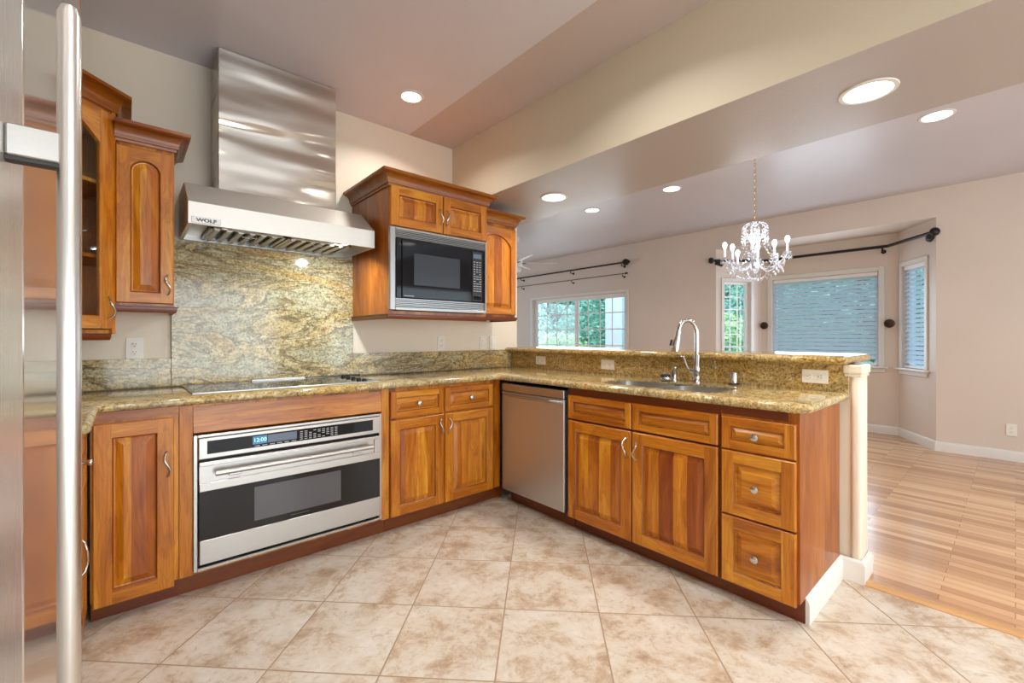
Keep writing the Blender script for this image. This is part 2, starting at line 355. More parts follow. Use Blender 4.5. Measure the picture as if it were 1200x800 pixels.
def struct(name, bm, mats, smooth=None):
    return tag(mk(name, bm, mats, None, smooth), kind='structure')
def B(): return bmesh.new()
def box(bm, x0, x1, y0, y1, z0, z1, bev=0.0, mat=0, seg=1):
    vs = [bm.verts.new((x, y, z)) for x in (x0, x1) for y in (y0, y1) for z in (z0, z1)]
    fs = [bm.faces.new([vs[i] for i in q]) for q in ((0, 1, 3, 2), (4, 6, 7, 5), (0, 4, 5, 1), (2, 3, 7, 6), (0, 2, 6, 4), (1, 5, 7, 3))]
    for f in fs: f.material_index = mat
    if bev:
        es = list({e for f in fs for e in f.edges})
        r = bmesh.ops.bevel(bm, geom=es, offset=bev, segments=seg, affect='EDGES', profile=0.5)
        for f in r['faces']: f.material_index = mat
    return bm
def quad(bm, pts, mat=0):
    f = bm.faces.new([bm.verts.new(p) for p in pts]); f.material_index = mat; return f
def tube(bm, pts, r, n=10, mat=0, cap=True, closed=False):
    """round tube along pts; r is a number or list"""
    pts = [Vector(p) for p in pts]; rs = r if isinstance(r, (list, tuple)) else [r] * len(pts)
    rings = []; up = None
    for i, p in enumerate(pts):
        a = pts[i - 1] if (i > 0 or closed) else p; c = pts[(i + 1) % len(pts)] if (i < len(pts) - 1 or closed) else p
        t = (c - a).normalized()
        if up is None:
            up = Vector((0, 0, 1)) if abs(t.z) < 0.9 else Vector((1, 0, 0))
        u = (up - t * up.dot(t)); 
        if u.length < 1e-5: u = t.orthogonal()
        u.normalize(); w = t.cross(u); up = u
        rings.append([bm.verts.new(p + (u * math.cos(2 * PI * k / n) + w * math.sin(2 * PI * k / n)) * rs[i]) for k in range(n)])
    m = len(rings)
    for i in range(m if closed else m - 1):
        A, C = rings[i], rings[(i + 1) % m]
        for k in range(n):
            f = bm.faces.new((A[k], A[(k + 1) % n], C[(k + 1) % n], C[k])); f.material_index = mat
    if cap and not closed:
        for q in (rings[0], rings[-1]):
            f = bm.faces.new(q); f.material_index = mat
    return bm
def lathe(bm, prof, c=(0, 0, 0), axis='Z', n=20, mat=0, cap=True):
    """prof: list of (r, h) along the axis"""
    rings = []
    for r, h in prof:
        ring = []
        for k in range(n):
            a = 2 * PI * k / n; u, v = r * math.cos(a), r * math.sin(a)
            p = {'Z': (u, v, h), 'Y': (u, h, v), 'X': (h, u, v)}[axis]
            ring.append(bm.verts.new((p[0] + c[0], p[1] + c[1], p[2] + c[2])))
        rings.append(ring)
    for A, C in zip(rings, rings[1:]):
        for k in range(n):
            f = bm.faces.new((A[k], A[(k + 1) % n], C[(k + 1) % n], C[k])); f.material_index = mat
    if cap:
        for q in (rings[0], rings[-1]):
            f = bm.faces.new(q); f.material_index = mat
    return bm
def sweep(bm, prof, path, closed=False, mat=0, side=1):
    """profile (out, z) swept along a 2-D path with mitred corners; out is to the right of travel when side=1"""
    P = [Vector(p) for p in path]; m = len(P); rings = []
    for i in range(m):
        def nrm(a, b):
            d = (b - a).normalized(); return Vector((d.y, -d.x)) * side
        if closed or 0 < i < m - 1:
            n1 = nrm(P[i - 1], P[i]); n2 = nrm(P[i], P[(i + 1) % m]); q = (n1 + n2); q = q / max(1e-6, q.dot(n1)) if q.length > 1e-6 else n1
        elif i == 0: q = nrm(P[0], P[1])
        else: q = nrm(P[-2], P[-1])
        rings.append([bm.verts.new((P[i].x + q.x * o, P[i].y + q.y * o, z)) for o, z in prof])
    k = len(prof)
    for i in range(m if closed else m - 1):
        A, C = rings[i], rings[(i + 1) % m]
        for j in range(k):
            f = bm.faces.new((A[j], A[(j + 1) % k], C[(j + 1) % k], C[j])); f.material_index = mat
    if not closed:
        for q in (rings[0], rings[-1]):
            f = bm.faces.new(q); f.material_index = mat
    return bm
def poly_prism(bm, pts, z0, z1, mat=0, axis='Z', a0=None):
    """extrude polygon; axis Z: pts=(x,y); axis Y: pts=(x,z), z0,z1=y range; axis X: pts=(y,z)"""
    f3 = {'Z': lambda p, h: (p[0], p[1], h), 'Y': lambda p, h: (p[0], h, p[1]), 'X': lambda p, h: (h, p[0], p[1])}[axis]
    A = [bm.verts.new(f3(p, z0)) for p in pts]; C = [bm.verts.new(f3(p, z1)) for p in pts]; n = len(pts)
    for k in range(n):
        f = bm.faces.new((A[k], A[(k + 1) % n], C[(k + 1) % n], C[k])); f.material_index = mat
    for q in (A, C):
        f = bm.faces.new(q); f.material_index = mat
    return bm
def offset_loop(pts, d):
    """move every corner of a closed loop (counter-clockwise) inward by d"""
    out = []; n = len(pts)
    for i in range(n):
        a, b, c = Vector(pts[i - 1]), Vector(pts[i]), Vector(pts[(i + 1) % n])
        e1 = (b - a).normalized(); e2 = (c - b).normalized()
        n1 = Vector((-e1.y, e1.x)); n2 = Vector((-e2.y, e2.x)); q = n1 + n2; q = q / max(0.35, q.dot(n1))
        out.append((b.x + q.x * d, b.y + q.y * d))
    return out
def text(name, s, size, loc, rot, mat, parent, depth=0.0005, align='CENTER', bold=0.0):
    c = bpy.data.curves.new(name, 'FONT'); c.body = s; c.size = size; c.extrude = depth; c.align_x = align; c.align_y = 'CENTER'; c.offset = bold
    c.materials.append(M[mat]); o = bpy.data.objects.new(name, c); COL.objects.link(o); 
    dg = bpy.context.evaluated_depsgraph_get(); me = bpy.data.meshes.new_from_object(o.evaluated_get(dg)); bpy.data.objects.remove(o)
    o = bpy.data.objects.new(name, me); COL.objects.link(o); o.location = loc; o.rotation_euler = rot; o.parent = parent
    return o

# ------------------------------------------------------------------ cabinet joinery (local frame: X along the face, -Y out of it, Z up)
def raised_door(name, parent, x0, x1, z0, z1, s=0.056, arch=0.0, t=0.020, panel='panel', y=0.0, rail_top=None):
    bm = B(); yf = y - t; w = x1 - x0; rt = rail_top or s
    ix0, ix1, iz0, iz1 = x0 + s, x1 - s, z0 + s, z1 - rt
    # opening loop counter-clockwise seen in (x,z)
    loop = [(ix0, iz0), (ix1, iz0)]
    if arch:
        n = 12; cx = (ix0 + ix1) / 2; hw = (ix1 - ix0) / 2
        base = iz1 - arch
        loop.append((ix1, base))
        R = (hw * hw + arch * arch) / (2 * arch) if arch < hw else hw
        cz = base + arch - R
        a0 = math.asin(min(1, hw / R))
        for k in range(1, n):
            a = a0 - 2 * a0 * k / n
            loop.append((cx + R * math.sin(a), cz + R * math.cos(a)))
        loop.append((ix0, base))
    else:
        loop += [(ix1, iz1), (ix0, iz1)]
    e = 0.004
    # stiles and bottom rail faces
    def face(pts, mat): quad(bm, [(p[0], yf, p[1]) for p in pts], mat)
    face([(x0 + e, z0 + e), (ix0, z0 + e), (ix0, z1 - e), (x0 + e, z1 - e)], 0)
    face([(ix1, z0 + e), (x1 - e, z0 + e), (x1 - e, z1 - e), (ix1, z1 - e)], 0)
    face([(ix0, z0 + e), (ix1, z0 + e), (ix1, iz0), (ix0, iz0)], 1)
    top = loop[2:]
    for a, b in zip(top, top[1:]): face([b, a, (a[0], z1 - e), (b[0], z1 - e)], 1)
    if arch: pass
    # outer bevel and edges
    O = [(x0, z0), (x1, z0), (x1, z1), (x0, z1)]; I = [(x0 + e, z0 + e), (x1 - e, z0 + e), (x1 - e, z1 - e), (x0 + e, z1 - e)]
    for k in range(4):
        a, b, c, d = O[k], O[(k + 1) % 4], I[(k + 1) % 4], I[k]; mt = 1 if k % 2 == 0 else 0
        quad(bm, [(a[0], yf + e, a[1]), (b[0], yf + e, b[1]), (c[0], yf, c[1]), (d[0], yf, d[1])], mt)
        quad(bm, [(a[0], y, a[1]), (b[0], y, b[1]), (b[0], yf + e, b[1]), (a[0], yf + e, a[1])], mt)
    quad(bm, [(p[0], y, p[1]) for p in O], 0)
    # inner profile: lip, groove, raised field
    m_ = min(1.0, (iz1 - iz0) / 0.10, (ix1 - ix0) / 0.10)
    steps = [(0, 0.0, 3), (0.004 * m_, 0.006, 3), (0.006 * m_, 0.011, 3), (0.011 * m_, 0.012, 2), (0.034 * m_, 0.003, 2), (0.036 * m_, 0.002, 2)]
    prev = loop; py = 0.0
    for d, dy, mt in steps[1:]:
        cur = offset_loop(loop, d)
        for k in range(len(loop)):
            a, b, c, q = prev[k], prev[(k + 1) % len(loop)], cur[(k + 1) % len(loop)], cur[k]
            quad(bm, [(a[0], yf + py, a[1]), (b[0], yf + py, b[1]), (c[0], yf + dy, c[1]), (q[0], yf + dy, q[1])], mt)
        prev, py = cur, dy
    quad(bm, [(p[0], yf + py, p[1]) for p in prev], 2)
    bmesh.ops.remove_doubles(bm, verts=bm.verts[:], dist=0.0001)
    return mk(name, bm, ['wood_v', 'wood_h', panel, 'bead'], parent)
def drawer_front(name, parent, x0, x1, z0, z1, y=0.0, s=0.036):
    o = raised_door(name, parent, x0, x1, z0, z1, s=s, y=y, panel='wood_h'); return o
def pull(parent, x, z, h=0.10, y=-0.020, flip=1, dep=.024):
    bm = B(); pts = []; n = 14
    for k in range(n + 1):
        a = k / n; zz = z - h / 2 + h * a
        pts.append((x + flip * 0.010 * math.sin(2 * PI * a), y - 0.004 - dep * math.sin(PI * a) ** 0.6 if 0 < k < n else y, zz))
    tube(bm, pts, [0.0045] + [0.0036 + 0.0012 * math.sin(PI * k / n) for k in range(1, n)] + [0.0045], 8)
    o = mk('handle', bm, 'nickel', parent, 60); tag(o, 'satin nickel S-curved wire pull'); return o
def knob(parent, x, z, y=-0.020, r=0.016):
    bm = B(); lathe(bm, [(0.007, y), (0.006, y - 0.012), (r * .8, y - 0.016), (r, y - 0.021), (r * .96, y - 0.026), (r * .6, y - 0.029), (0.002, y - 0.030)], (x, 0, z), 'Y', 18)
    o = mk('knob', bm, 'nickel', parent, 50); tag(o, 'round satin nickel knob'); return o
def crown(parent, path, ztop, h=0.085, out=0.062, side=1, name='crown_molding'):
    z0 = ztop - h
    pr = [(0.0, z0), (0.008, z0), (0.010, z0 + .012), (0.016, z0 + .014), (0.018, z0 + .020)]
    for k in range(7):
        a = k / 6; pr.append((0.018 + (out - 0.026) * (1 - math.cos(a * PI / 2)), z0 + 0.020 + (h - 0.040) * math.sin(a * PI / 2)))
    pr += [(out - .006, ztop - .018), (out, ztop - .014), (out, ztop), (0.0, ztop)]
    bm = B(); sweep(bm, pr, path, side=side); return mk(name, bm, 'crown', parent, 35)
def light_rail(parent, path, ztop, h=0.030, out=0.012, side=1):
    pr = [(0.0, ztop - h), (out * .5, ztop - h), (out, ztop - h * .55), (out, ztop - .004), (out + .006, ztop - .002), (out + .006, ztop), (0, ztop)]
    bm = B(); sweep(bm, pr, path, side=side); return mk('light_rail', bm, 'wood_dark', parent, 35)

# ================================================================== ROOM SHELL
YA, XW, CEIL, SOF = 3.05, 2.65, 2.72, 2.222
FARX, LEFTX, REARY, ENDY = 6.313, -0.70, -3.0, 8.9
BB0, BA0 = .50, 2.85
bm = B(); box(bm, LEFTX - .1, 2.645, REARY, YA + .12, -0.10, 0.0); struct('floor', bm, 'tile')
bm = B(); box(bm, 2.665, 6.454, REARY, ENDY, -0.10, 0.004); poly_prism(bm, [(6.454, BB0), (7.05, .85), (7.05, 2.50), (6.454, BA0)], -0.10, 0.004); box(bm, LEFTX - .1, 2.665, YA + .12, ENDY, -.10, .004); struct('floor_dining', bm, 'planks')
bm = B(); poly_prism(bm, [(2.636, 0.0), (2.705, 0.0), (2.705, .0045), (2.66, .013), (2.645, .011), (2.637, .004)], REARY, 0.47, axis='Y'); struct('trim_1', bm, M['oak'])
# ceilings
bm = B(); box(bm, LEFTX - .1, 1.625, REARY, YA + .12, CEIL, CEIL + .1); struct('ceiling', bm, 'ceil_k')
bm = B(); poly_prism(bm, [(1.625, CEIL), (2.02, CEIL), (2.02, CEIL + .1), (1.625, CEIL + .1)], REARY, YA + .12, axis='Y'); struct('ceiling_strip', bm, 'ceil2')
bm = B(); box(bm, 2.77, 6.46, REARY, ENDY, CEIL, CEIL + .1); box(bm, LEFTX - .1, 2.77, YA + .12, ENDY, CEIL, CEIL + .1); struct('ceiling_dining', bm, 'ceil')
# dropped soffit over the peninsula
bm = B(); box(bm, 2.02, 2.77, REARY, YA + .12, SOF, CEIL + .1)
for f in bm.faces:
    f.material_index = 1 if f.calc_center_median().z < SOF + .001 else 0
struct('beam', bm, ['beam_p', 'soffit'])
# kitchen range wall
bm = B(); box(bm, LEFTX - .1, 2.70, YA, YA + .12, 0, CEIL); 
box(bm, 2.70, 2.74, YA, YA + .12, 0, CEIL, 0.012, seg=2)
struct('wall_back', bm, 'wall_k')
bm = B(); box(bm, LEFTX - .1, LEFTX, REARY, YA, 0, CEIL); struct('wall_left', bm, 'wall_k')

def wall_seg(name, p0, p1, t, z0, z1, holes, mat):
    """wall from p0 to p1, thickness t outward (to the left of travel), holes = (a0,a1,zb,zt)"""
    p0, p1 = Vector(p0), Vector(p1); d = (p1 - p0); Ln = d.length; d.normalize(); n = Vector((-d.y, d.x))
    bm = B()
    def bx(a0, a1, b0, b1):
        if a1 - a0 < 1e-4 or b1 - b0 < 1e-4: return
        vs = []
        for a in (a0, a1):
            for w in (0, t):
                for z in (b0, b1):
                    q = p0 + d * a + n * w; vs.append(bm.verts.new((q.x, q.y, z)))
        for q in ((0, 1, 3, 2), (4, 6, 7, 5), (0, 4, 5, 1), (2, 3, 7, 6), (0, 2, 6, 4), (1, 5, 7, 3)): bm.faces.new([vs[i] for i in q])
    cur = 0
    for a0, a1, zb, zt in sorted(holes):
        bx(cur, a0, z0, z1); bx(a0, a1, z0, zb); bx(a0, a1, zt, z1); cur = a1
    bx(cur, Ln, z0, z1)
    return struct(name, bm, mat)
# far wall of the dining / living side (travel towards -Y puts "left" at +X)
BA, BB = 2.806, 0.542         # bay opening
BX, BYA, BYB = 6.93, 2.433, 0.915
BTOP = 2.42
W1 = (4.30, 6.56, 0.70, 1.93)  # sliding window y0,y1,z0,z1
wall_seg('wall_right', (FARX, ENDY), (FARX, REARY), 0.14, 0, CEIL,
         [(ENDY - W1[1], ENDY - W1[0], W1[2], W1[3]), (ENDY - BA, ENDY - BB, 0.0, BTOP)], 'wall_d')
angL = math.hypot(BX - FARX, BA - BYA)
WL = (0.13, 0.55, 0.82, 1.97)
wall_seg('wall_bay_left', (FARX, BA), (BX, BYA), 0.12, 0, BTOP, [WL], 'wall_d')
WC = (BYA - 2.283, BYA - 1.105, 0.82, 1.98)
wall_seg('wall_bay_center', (BX, BYA), (BX, BYB), 0.12, 0, BTOP, [WC], 'wall_d')
WR = (angL - 0.635, angL - 0.185, 0.82, 2.00)
wall_seg('wall_bay_right', (BX, BYB), (FARX, BB), 0.12, 0, BTOP, [WR], 'wall_d')
bm = B(); poly_prism(bm, [(FARX + .141, BA + .1), (BX + .13, BYA + .08), (BX + .13, BYB - .08), (FARX + .141, BB - .1)], BTOP + .001, BTOP + .1); struct('ceiling_bay', bm, 'wall_d')
# wall behind the camera with openings added for the fill lights, living room end wall likewise
wall_seg('wall_front', (6.45, REARY), (LEFTX - .1, REARY), 0.12, 0, CEIL, [(6.45 - 5.7, 6.45 - 3.1, 0.35, 2.15), (6.45 - 2.1, 6.45 + .2, 0.05, 2.1)], 'wall_d')
wall_seg('wall_end', (LEFTX - .1, ENDY), (6.45, ENDY), 0.12, 0, CEIL, [(3.0, 5.6, 0.35, 2.15)], 'wall_d')
bm = B(); box(bm, LEFTX - .2, LEFTX - .1, YA, ENDY, 0, CEIL); struct('wall_living', bm, 'wall_d')
# low wall that carries the bar
bm = B(); box(bm, 2.665, 2.80, .52, YA - .001, 0, 1.044)
box(bm, 2.652, 2.80, .488, .53, 0, 1.044, 0.014, seg=3)
o = struct('wall_bar', bm, 'wall_k', 40)
bm = B(); box(bm, 2.644, 2.812, .478, .560, 1.000, 1.044, .008, seg=2); box(bm, 2.648, 2.808, .483, .555, .985, 1.000, .005); struct('trim_2', bm, 'wall_k')
# baseboards
bb = [(0.0, 0.0), (0.014, 0.0), (0.014, 0.080), (0.010, 0.092), (0.004, 0.102), (0.0, 0.104)]
bm = B(); sweep(bm, bb, [(FARX, 8.8), (FARX, BA), (BX, BYA), (BX, BYB), (FARX, BB), (FARX, REARY)], side=1); struct('baseboard_right', bm, 'white_paint', 40)
bm = B(); sweep(bm, [(0, 0), (0.016, 0), (0.016, .085), (.011, .096), (.004, .106), (0, .108)], [(2.100, .5695), (2.650, .5695), (2.650, .486), (2.802, .486), (2.802, 2.9)], side=1); struct('baseboard_front', bm, 'white_paint', 40)

# ------------------------------------------------------------------ windows
def frame_of(p0, d):
    """object matrix whose local X runs along the wall (left to right seen from inside) and -Y points indoors"""
    return math.atan2(d[1], d[0])
def window(name, p0, p1, a0, a1, z0, z1, cols, rows, slider=False, casing=0.07, sill=True):
    p0, p1 = Vector(p0), Vector(p1); d = (p1 - p0).normalized()
    r = bpy.data.objects.new(name, None); COL.objects.link(r); r.empty_display_size = .05
    q = p0 + d * a0; r.location = (q.x, q.y, 0); r.rotation_euler = (0, 0, math.atan2(d.y, d.x)); tag(r, kind='structure')
    w = a1 - a0
    bm = B(); f = 0.035   # frame in the reveal
    def ring(x0, x1, y0, y1, b0, b1, t):
        box(bm, x0, x0 + t, y0, y1, b0, b1); box(bm, x1 - t, x1, y0, y1, b0, b1); box(bm, x0 + t, x1 - t, y0, y1, b0, b0 + t); box(bm, x0 + t, x1 - t, y0, y1, b1 - t, b1)
    ring(0.001, w - .001, 0.055, 0.105, z0 + .001, z1 - .001, f)
    if slider:
        ring(f, w * .5 + .03, .075, .10, z0 + f, z1 - f, .035); ring(w * .5 - .045, w - f, .058, .078, z0 + f, z1 - f, .04)
    fr = mk('window_frame', bm, 'vinyl', r)
    bm = B(); box(bm, f, w - f, 0.086, 0.090, z0 + f, z1 - f); mk('window_pane', bm, 'glass', r)
    if cols:
        bm = B(); m = .009
        segs = [(f + .035, w * .5 - .0), (w * .5 - .0, w - f - .04)] if slider else [(f, w - f)]
        for (s0, s1) in segs:
            for k in range(1, cols): x = s0 + (s1 - s0) * k / cols; box(bm, x - m, x + m, .080, .085, z0 + f, z1 - f)
            for k in range(1, rows): z = z0 + f + (z1 - z0 - 2 * f) * k / rows; box(bm, s0, s1, .0795, .0845, z - m, z + m)
        mk('window_grille', bm, 'vinyl', r)
    if casing:
        c = casing; bm = B()
        for s, x0, x1, b0, b1 in ((0, -c, -.001, z0, z1 + c), (1, w + .001, w + c, z0, z1 + c), (2, -.001, w + .001, z1 + .001, z1 + c)):
            box(bm, x0, x1, -.016, -.0005, b0, b1, .004)
        mk('window_casing', bm, 'white_paint', r)
    if sill:
        bm = B(); box(bm, -casing - .03, w + casing + .03, -.055, .0, z0 - .022, z0 - .001, .006, seg=2)
        box(bm, -casing, w + casing, -.02, -.0005, z0 - .075, z0 - .023, .006)
        mk('window_sill', bm, 'white_paint', r)
    return r
window('window_1', (FARX, ENDY), (FARX, REARY), ENDY - W1[1], ENDY - W1[0], W1[2], W1[3], 4, 4, slider=True, casing=.055)
window('window_2', (FARX, BA), (BX, BYA), WL[0], WL[1], WL[2], WL[3], 3, 6, casing=.05)
window('window_3', (BX, BYA), (BX, BYB), WC[0], WC[1], WC[2], WC[3], 0, 0, casing=.06)
window('window_4', (BX, BYB), (FARX, BB), WR[0], WR[1], WR[2], WR[3], 0, 0, casing=.05)

def blind(p0, p1, a0, a1, z0, z1, tilt, label):
    p0, p1 = Vector(p0), Vector(p1); d = (p1 - p0).normalized(); q = p0 + d * a0
    r = thing('window_blind', label, 'blind', (q.x, q.y, 0), math.atan2(d.y, d.x), 'white slatted blinds in the bay'); w = a1 - a0
    bm = B(); box(bm, .006, w - .006, .008, .048, z1 - .045, z1 - .002, .003); mk('headrail', bm, 'vinyl', r)
    bm = B(); n = int((z1 - z0 - .07) / .052)
    for k in range(n):
        z = z1 - .065 - k * .052; c, s = math.cos(tilt), math.sin(tilt); h = .0245
        y0, zz0, y1, zz1 = .029 - h * c, z - h * s, .029 + h * c, z + h * s
        v = [(.008, y0, zz0), (w - .008, y0, zz0), (w - .008, y1, zz1), (.008, y1, zz1)]
        A = [bm.verts.new((x, y, zz + .0013)) for x, y, zz in v]; C = [bm.verts.new((x, y, zz - .0013)) for x, y, zz in v]
        bm.faces.new(A); bm.faces.new(C)
        for j in range(4): bm.faces.new((A[j], A[(j + 1) % 4], C[(j + 1) % 4], C[j]))
    mk('slats', bm, 'slat', r)
    bm = B(); box(bm, .008, w - .008, .012, .046, z0 + .006, z0 + .024, .003); mk('bottom_rail', bm, 'vinyl', r)
    for x in ([.16, w - .16] if w > .7 else [.09, w - .09]):
        bm = B(); tube(bm, [(x, .0035, z0 + .02), (x, .0035, z1 - .05)], .0014, 5); mk('ladder_cord', bm, 'vinyl', r)
    return r
blind((BX, BYA), (BX, BYB), WC[0], WC[1], WC[2], WC[3], math.radians(60), 'wide white slatted blind, nearly closed, in the middle bay window')
blind((BX, BYB), (FARX, BB), WR[0], WR[1], WR[2], WR[3], math.radians(50), 'narrow white slatted blind, slats open, in the right bay window')

# ================================================================== BASE CABINETS
FA, FP = 2.46, 2.04     # face planes
TK = 0.10
def carcass(t, w, depth, ztop=.871, back=0.0, mat='side', z0=TK):
    bm = B(); box(bm, 0.0005, w - .0005, 0.0, depth, z0, ztop, 0.001); return mk('cabinet_body', bm, [mat], t)
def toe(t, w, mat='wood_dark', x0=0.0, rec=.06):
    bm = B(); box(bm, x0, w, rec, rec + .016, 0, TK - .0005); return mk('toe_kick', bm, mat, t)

# left door cabinet beside the oven
t = thing('base_cabinet', 'single-door alder base cabinet between the fridge run and the wall oven', 'cabinet', (-.108, FA, 0))
carcass(t, .288, .565); toe(t, .288)
d = raised_door('door', t, .008, .270, .080, .824, s=.058); pull(d, .245, .625, .11)
bm = B(); box(bm, 0, .288, -.004, 0, .835, .871, .001); mk('top_rail', bm, 'wood_h', t)
# oven cabinet
t = thing('oven_cabinet', 'wide alder cabinet holding the built-in oven under the cooktop', 'cabinet', (.180, FA, 0))
OW = .998
bm = B(); box(bm, .0005, OW - .0005, .001, .56, TK, .112); box(bm, .0005, .045, .001, .56, .112, .871); box(bm, .95, OW - .0005, .001, .56, .112, .871); box(bm, .045, .95, .001, .56, .748, .871); mk('cabinet_body', bm, 'side', t)
bm = B(); box(bm, 0, .050, -.006, .0005, TK, .871, .0015); mk('stile', bm, 'wood_v', t)
bm = B(); box(bm, .948, OW, -.006, .0005, TK, .871, .0015); mk('stile', bm, 'wood_v', t)
bm = B(); poly_prism(bm, [(-.004, .860), (-.010, .800), (-.013, .770), (-.016, .745), (.0, .736), (.0, .860)], .051, .947, axis='X'); mk('vent_panel', bm, 'wood_h', t)
toe(t, OW)
# two drawer two door cabinet
t = thing('base_cabinet', 'alder base cabinet with two drawers over two doors left of the inside corner', 'cabinet', (1.180, FA, 0))
carcass(t, .86, .565); toe(t, .92)
for (x0, x1, kx, hx, fl) in ((.004, .370, .187, .345, 1), (.385, .781, .583, .410, -1)):
    q = drawer_front('drawer', t, x0, x1, .692, .850); knob(q, kx, .772)
    q = raised_door('door', t, x0, x1, .103, .680, s=.058); pull(q, hx, .60, .10, flip=fl)
# peninsula
RP = -PI / 2
def pl(y): return (FP, y, 0)
bm = B()
# dishwasher, faces -X
t = thing('dishwasher', 'stainless dishwasher built in beside the inside corner', 'dishwasher', pl(2.404), RP)
bm = B(); box(bm, .004, .590, .001, .55, .10, .853, .002); mk('tub', bm, 'black', t)
bm = B(); box(bm, .002, .588, -.028, 0, .105, .795, .004, seg=2); dw = mk('door', bm, 'steel_v', t)
bm = B(); box(bm, .002, .588, -.030, 0, .799, .852, .004, seg=2); mk('control_panel', bm, 'steel', t)
bm = B(); pts = [(.020 + .55 * k / 14, -.030 - .034 * math.sin(PI * k / 14) ** .35 if 0 < k < 14 else -.028, .778) for k in range(15)]
tube(bm, pts, .0095, 10); mk('handle', bm, 'steel', dw, 60)
bm = B(); box(bm, 0.002, .60, .06, .075, 0, .099); mk('toe_kick', bm, 'wood_dark', t)
bm = B(); box(bm, .5925, .606, .004, .05, .10, .871); mk('side_gap_filler', bm, 'black', t)
# sink base
t = thing('sink_base_cabinet', 'alder sink cabinet with two doors under two false drawer fronts', 'cabinet', pl(1.797), RP)
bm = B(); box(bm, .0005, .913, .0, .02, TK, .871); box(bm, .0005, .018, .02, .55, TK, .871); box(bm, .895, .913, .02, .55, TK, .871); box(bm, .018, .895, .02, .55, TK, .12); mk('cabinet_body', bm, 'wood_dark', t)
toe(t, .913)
for (x0, x1, hx, fl) in ((.004, .448, .420, 1), (.456, .905, .484, -1)):
    drawer_front('false_drawer_front', t, x0, x1, .687, .828)
    q = raised_door('door', t, x0, x1, .090, .676, s=.060, panel='panel_bold' if x0 > .4 else 'panel'); pull(q, hx, .585, .105, flip=fl)
# drawer bank
t = thing('drawer_cabinet', 'alder cabinet of three drawers at the open end of the peninsula', 'cabinet', pl(.883), RP)
bm = B(); box(bm, .0005, .313, .0, .60, TK, .871, .001); mk('cabinet_body', bm, ['side'], t)
bm = B(); box(bm, .004, .270, -.002, .0, .832, .871); mk('shade_strip', bm, 'wood_dark', t)  # dark strip painting the shade of the recess under the counter
toe(t, .313)
for z0, z1, s in ((.682, .826, .040), (.393, .675, .052), (.090, .386, .052)):
    q = drawer_front('drawer', t, .008, .302, z0, z1, s=s); knob(q, .155, (z0 + z1) / 2, r=.0165)
bm = B(); box(bm, .3135, .3145, .060, .60, 0, .0995); mk('end_kick', bm, 'wood_dark', t)
# left run (faces +X) base cabinet next to the fridge
t = thing('base_cabinet', 'narrow alder cabinet seen edge-on between the fridge and the corner', 'cabinet', (-.134, 1.915, 0), PI / 2)
bm = B(); box(bm, .0005, .538, .0, .563, TK, .871); mk('cabinet_body', bm, 'side', t)
toe(t, .538, rec=.02)
q = drawer_front('drawer', t, .03, .500, .692, .850, y=.0); 
q2 = raised_door('door', t, .03, .500, .103, .680, s=.056)
knob(q, .20, .745, r=.012); pull(q2, .20, .42, .12, dep=.012)

# ------------------------------------------------------------------ countertop (one U-shaped slab with the sink cut out)
def rounded(pts, r, n=6):
    out = []; m = len(pts)
    for i, p in enumerate(pts):
        rr = r[i] if isinstance(r, (list, tuple)) else r
        if rr <= 0: out.append(tuple(p)); continue
        a, b, c = Vector(pts[i - 1]), Vector(p), Vector(pts[(i + 1) % m])
        u = (a - b).normalized(); v = (c - b).normalized(); ang = u.angle(v); dist = rr / math.tan(ang / 2)
        p0 = b + u * dist; p1 = b + v * dist; cen = b + (u + v).normalized() * (rr / math.sin(ang / 2))
        a0 = math.atan2(p0.y - cen.y, p0.x - cen.x); a1 = math.atan2(p1.y - cen.y, p1.x - cen.x)
        da = (a1 - a0 + PI) % (2 * PI) - PI
        for k in range(n + 1): aa = a0 + da * k / n; out.append((cen.x + rr * math.cos(aa), cen.y + rr * math.sin(aa)))
    return out
def slab(bm, outer, hole, z0, z1, rnd=0.017, seg=6):
    """counter slab with rounded (bullnose) edge; outer counter-clockwise"""
    def ring(pts, z): return [bm.verts.new((p[0], p[1], z)) for p in pts]
    def bridge(A, C):
        n = len(A)
        for k in range(n): bm.faces.new((A[k], A[(k + 1) % n], C[(k + 1) % n], C[k]))
    zc = (z0 + z1) / 2; h = (z1 - z0) / 2; rings = []
    for k in range(seg + 1):
        a = -PI / 2 + PI * k / seg
        rings.append(ring(offset_loop(outer, rnd * (1 - math.cos(a))), zc + h * math.sin(a)))
    for A, C in zip(rings, rings[1:]): bridge(A, C)
    def cap(r, z):
        es = [bm.edges.get((r[k], r[(k + 1) % len(r)])) for k in range(len(r))]
        if hole:
            hr = ring(hole, z); es += [bm.edges.new((hr[k], hr[(k + 1) % len(hr)])) for k in range(len(hr))]
        bmesh.ops.triangle_fill(bm, use_beauty=True, edges=es)
        return hr if hole else None
    if not hole: cap(rings[0], z0); cap(rings[-1], z1); return
    big = offset_loop(hole, HOLE_GROW); top_hole = hole
    c = cap(rings[-1], z1); hole = big; a = cap(rings[0], z0)
    m1 = ring(top_hole, z1 - .012); m2 = ring(big, z1 - .012); bridge(c, m1); bridge(m1, m2); bridge(m2, a)
HOLE_GROW = -.022
SINK = rounded([(2.105, .945), (2.445, .945), (2.445, 1.645), (2.105, 1.645)], .085, 8)
CT0, CT1 = .8725, .910
outer = [(LEFTX + .002, 1.915), (-.080, 1.915), (-.080, 2.425), (2.000, 2.425), (2.000, .530), (2.649, .530), (2.649, 3.029), (LEFTX + .002, 3.029)]
outer = rounded(outer, [0, .02, .03, .03, .05, .035, 0, 0], 6)
bm = B(); slab(bm, outer, SINK, CT0, CT1)
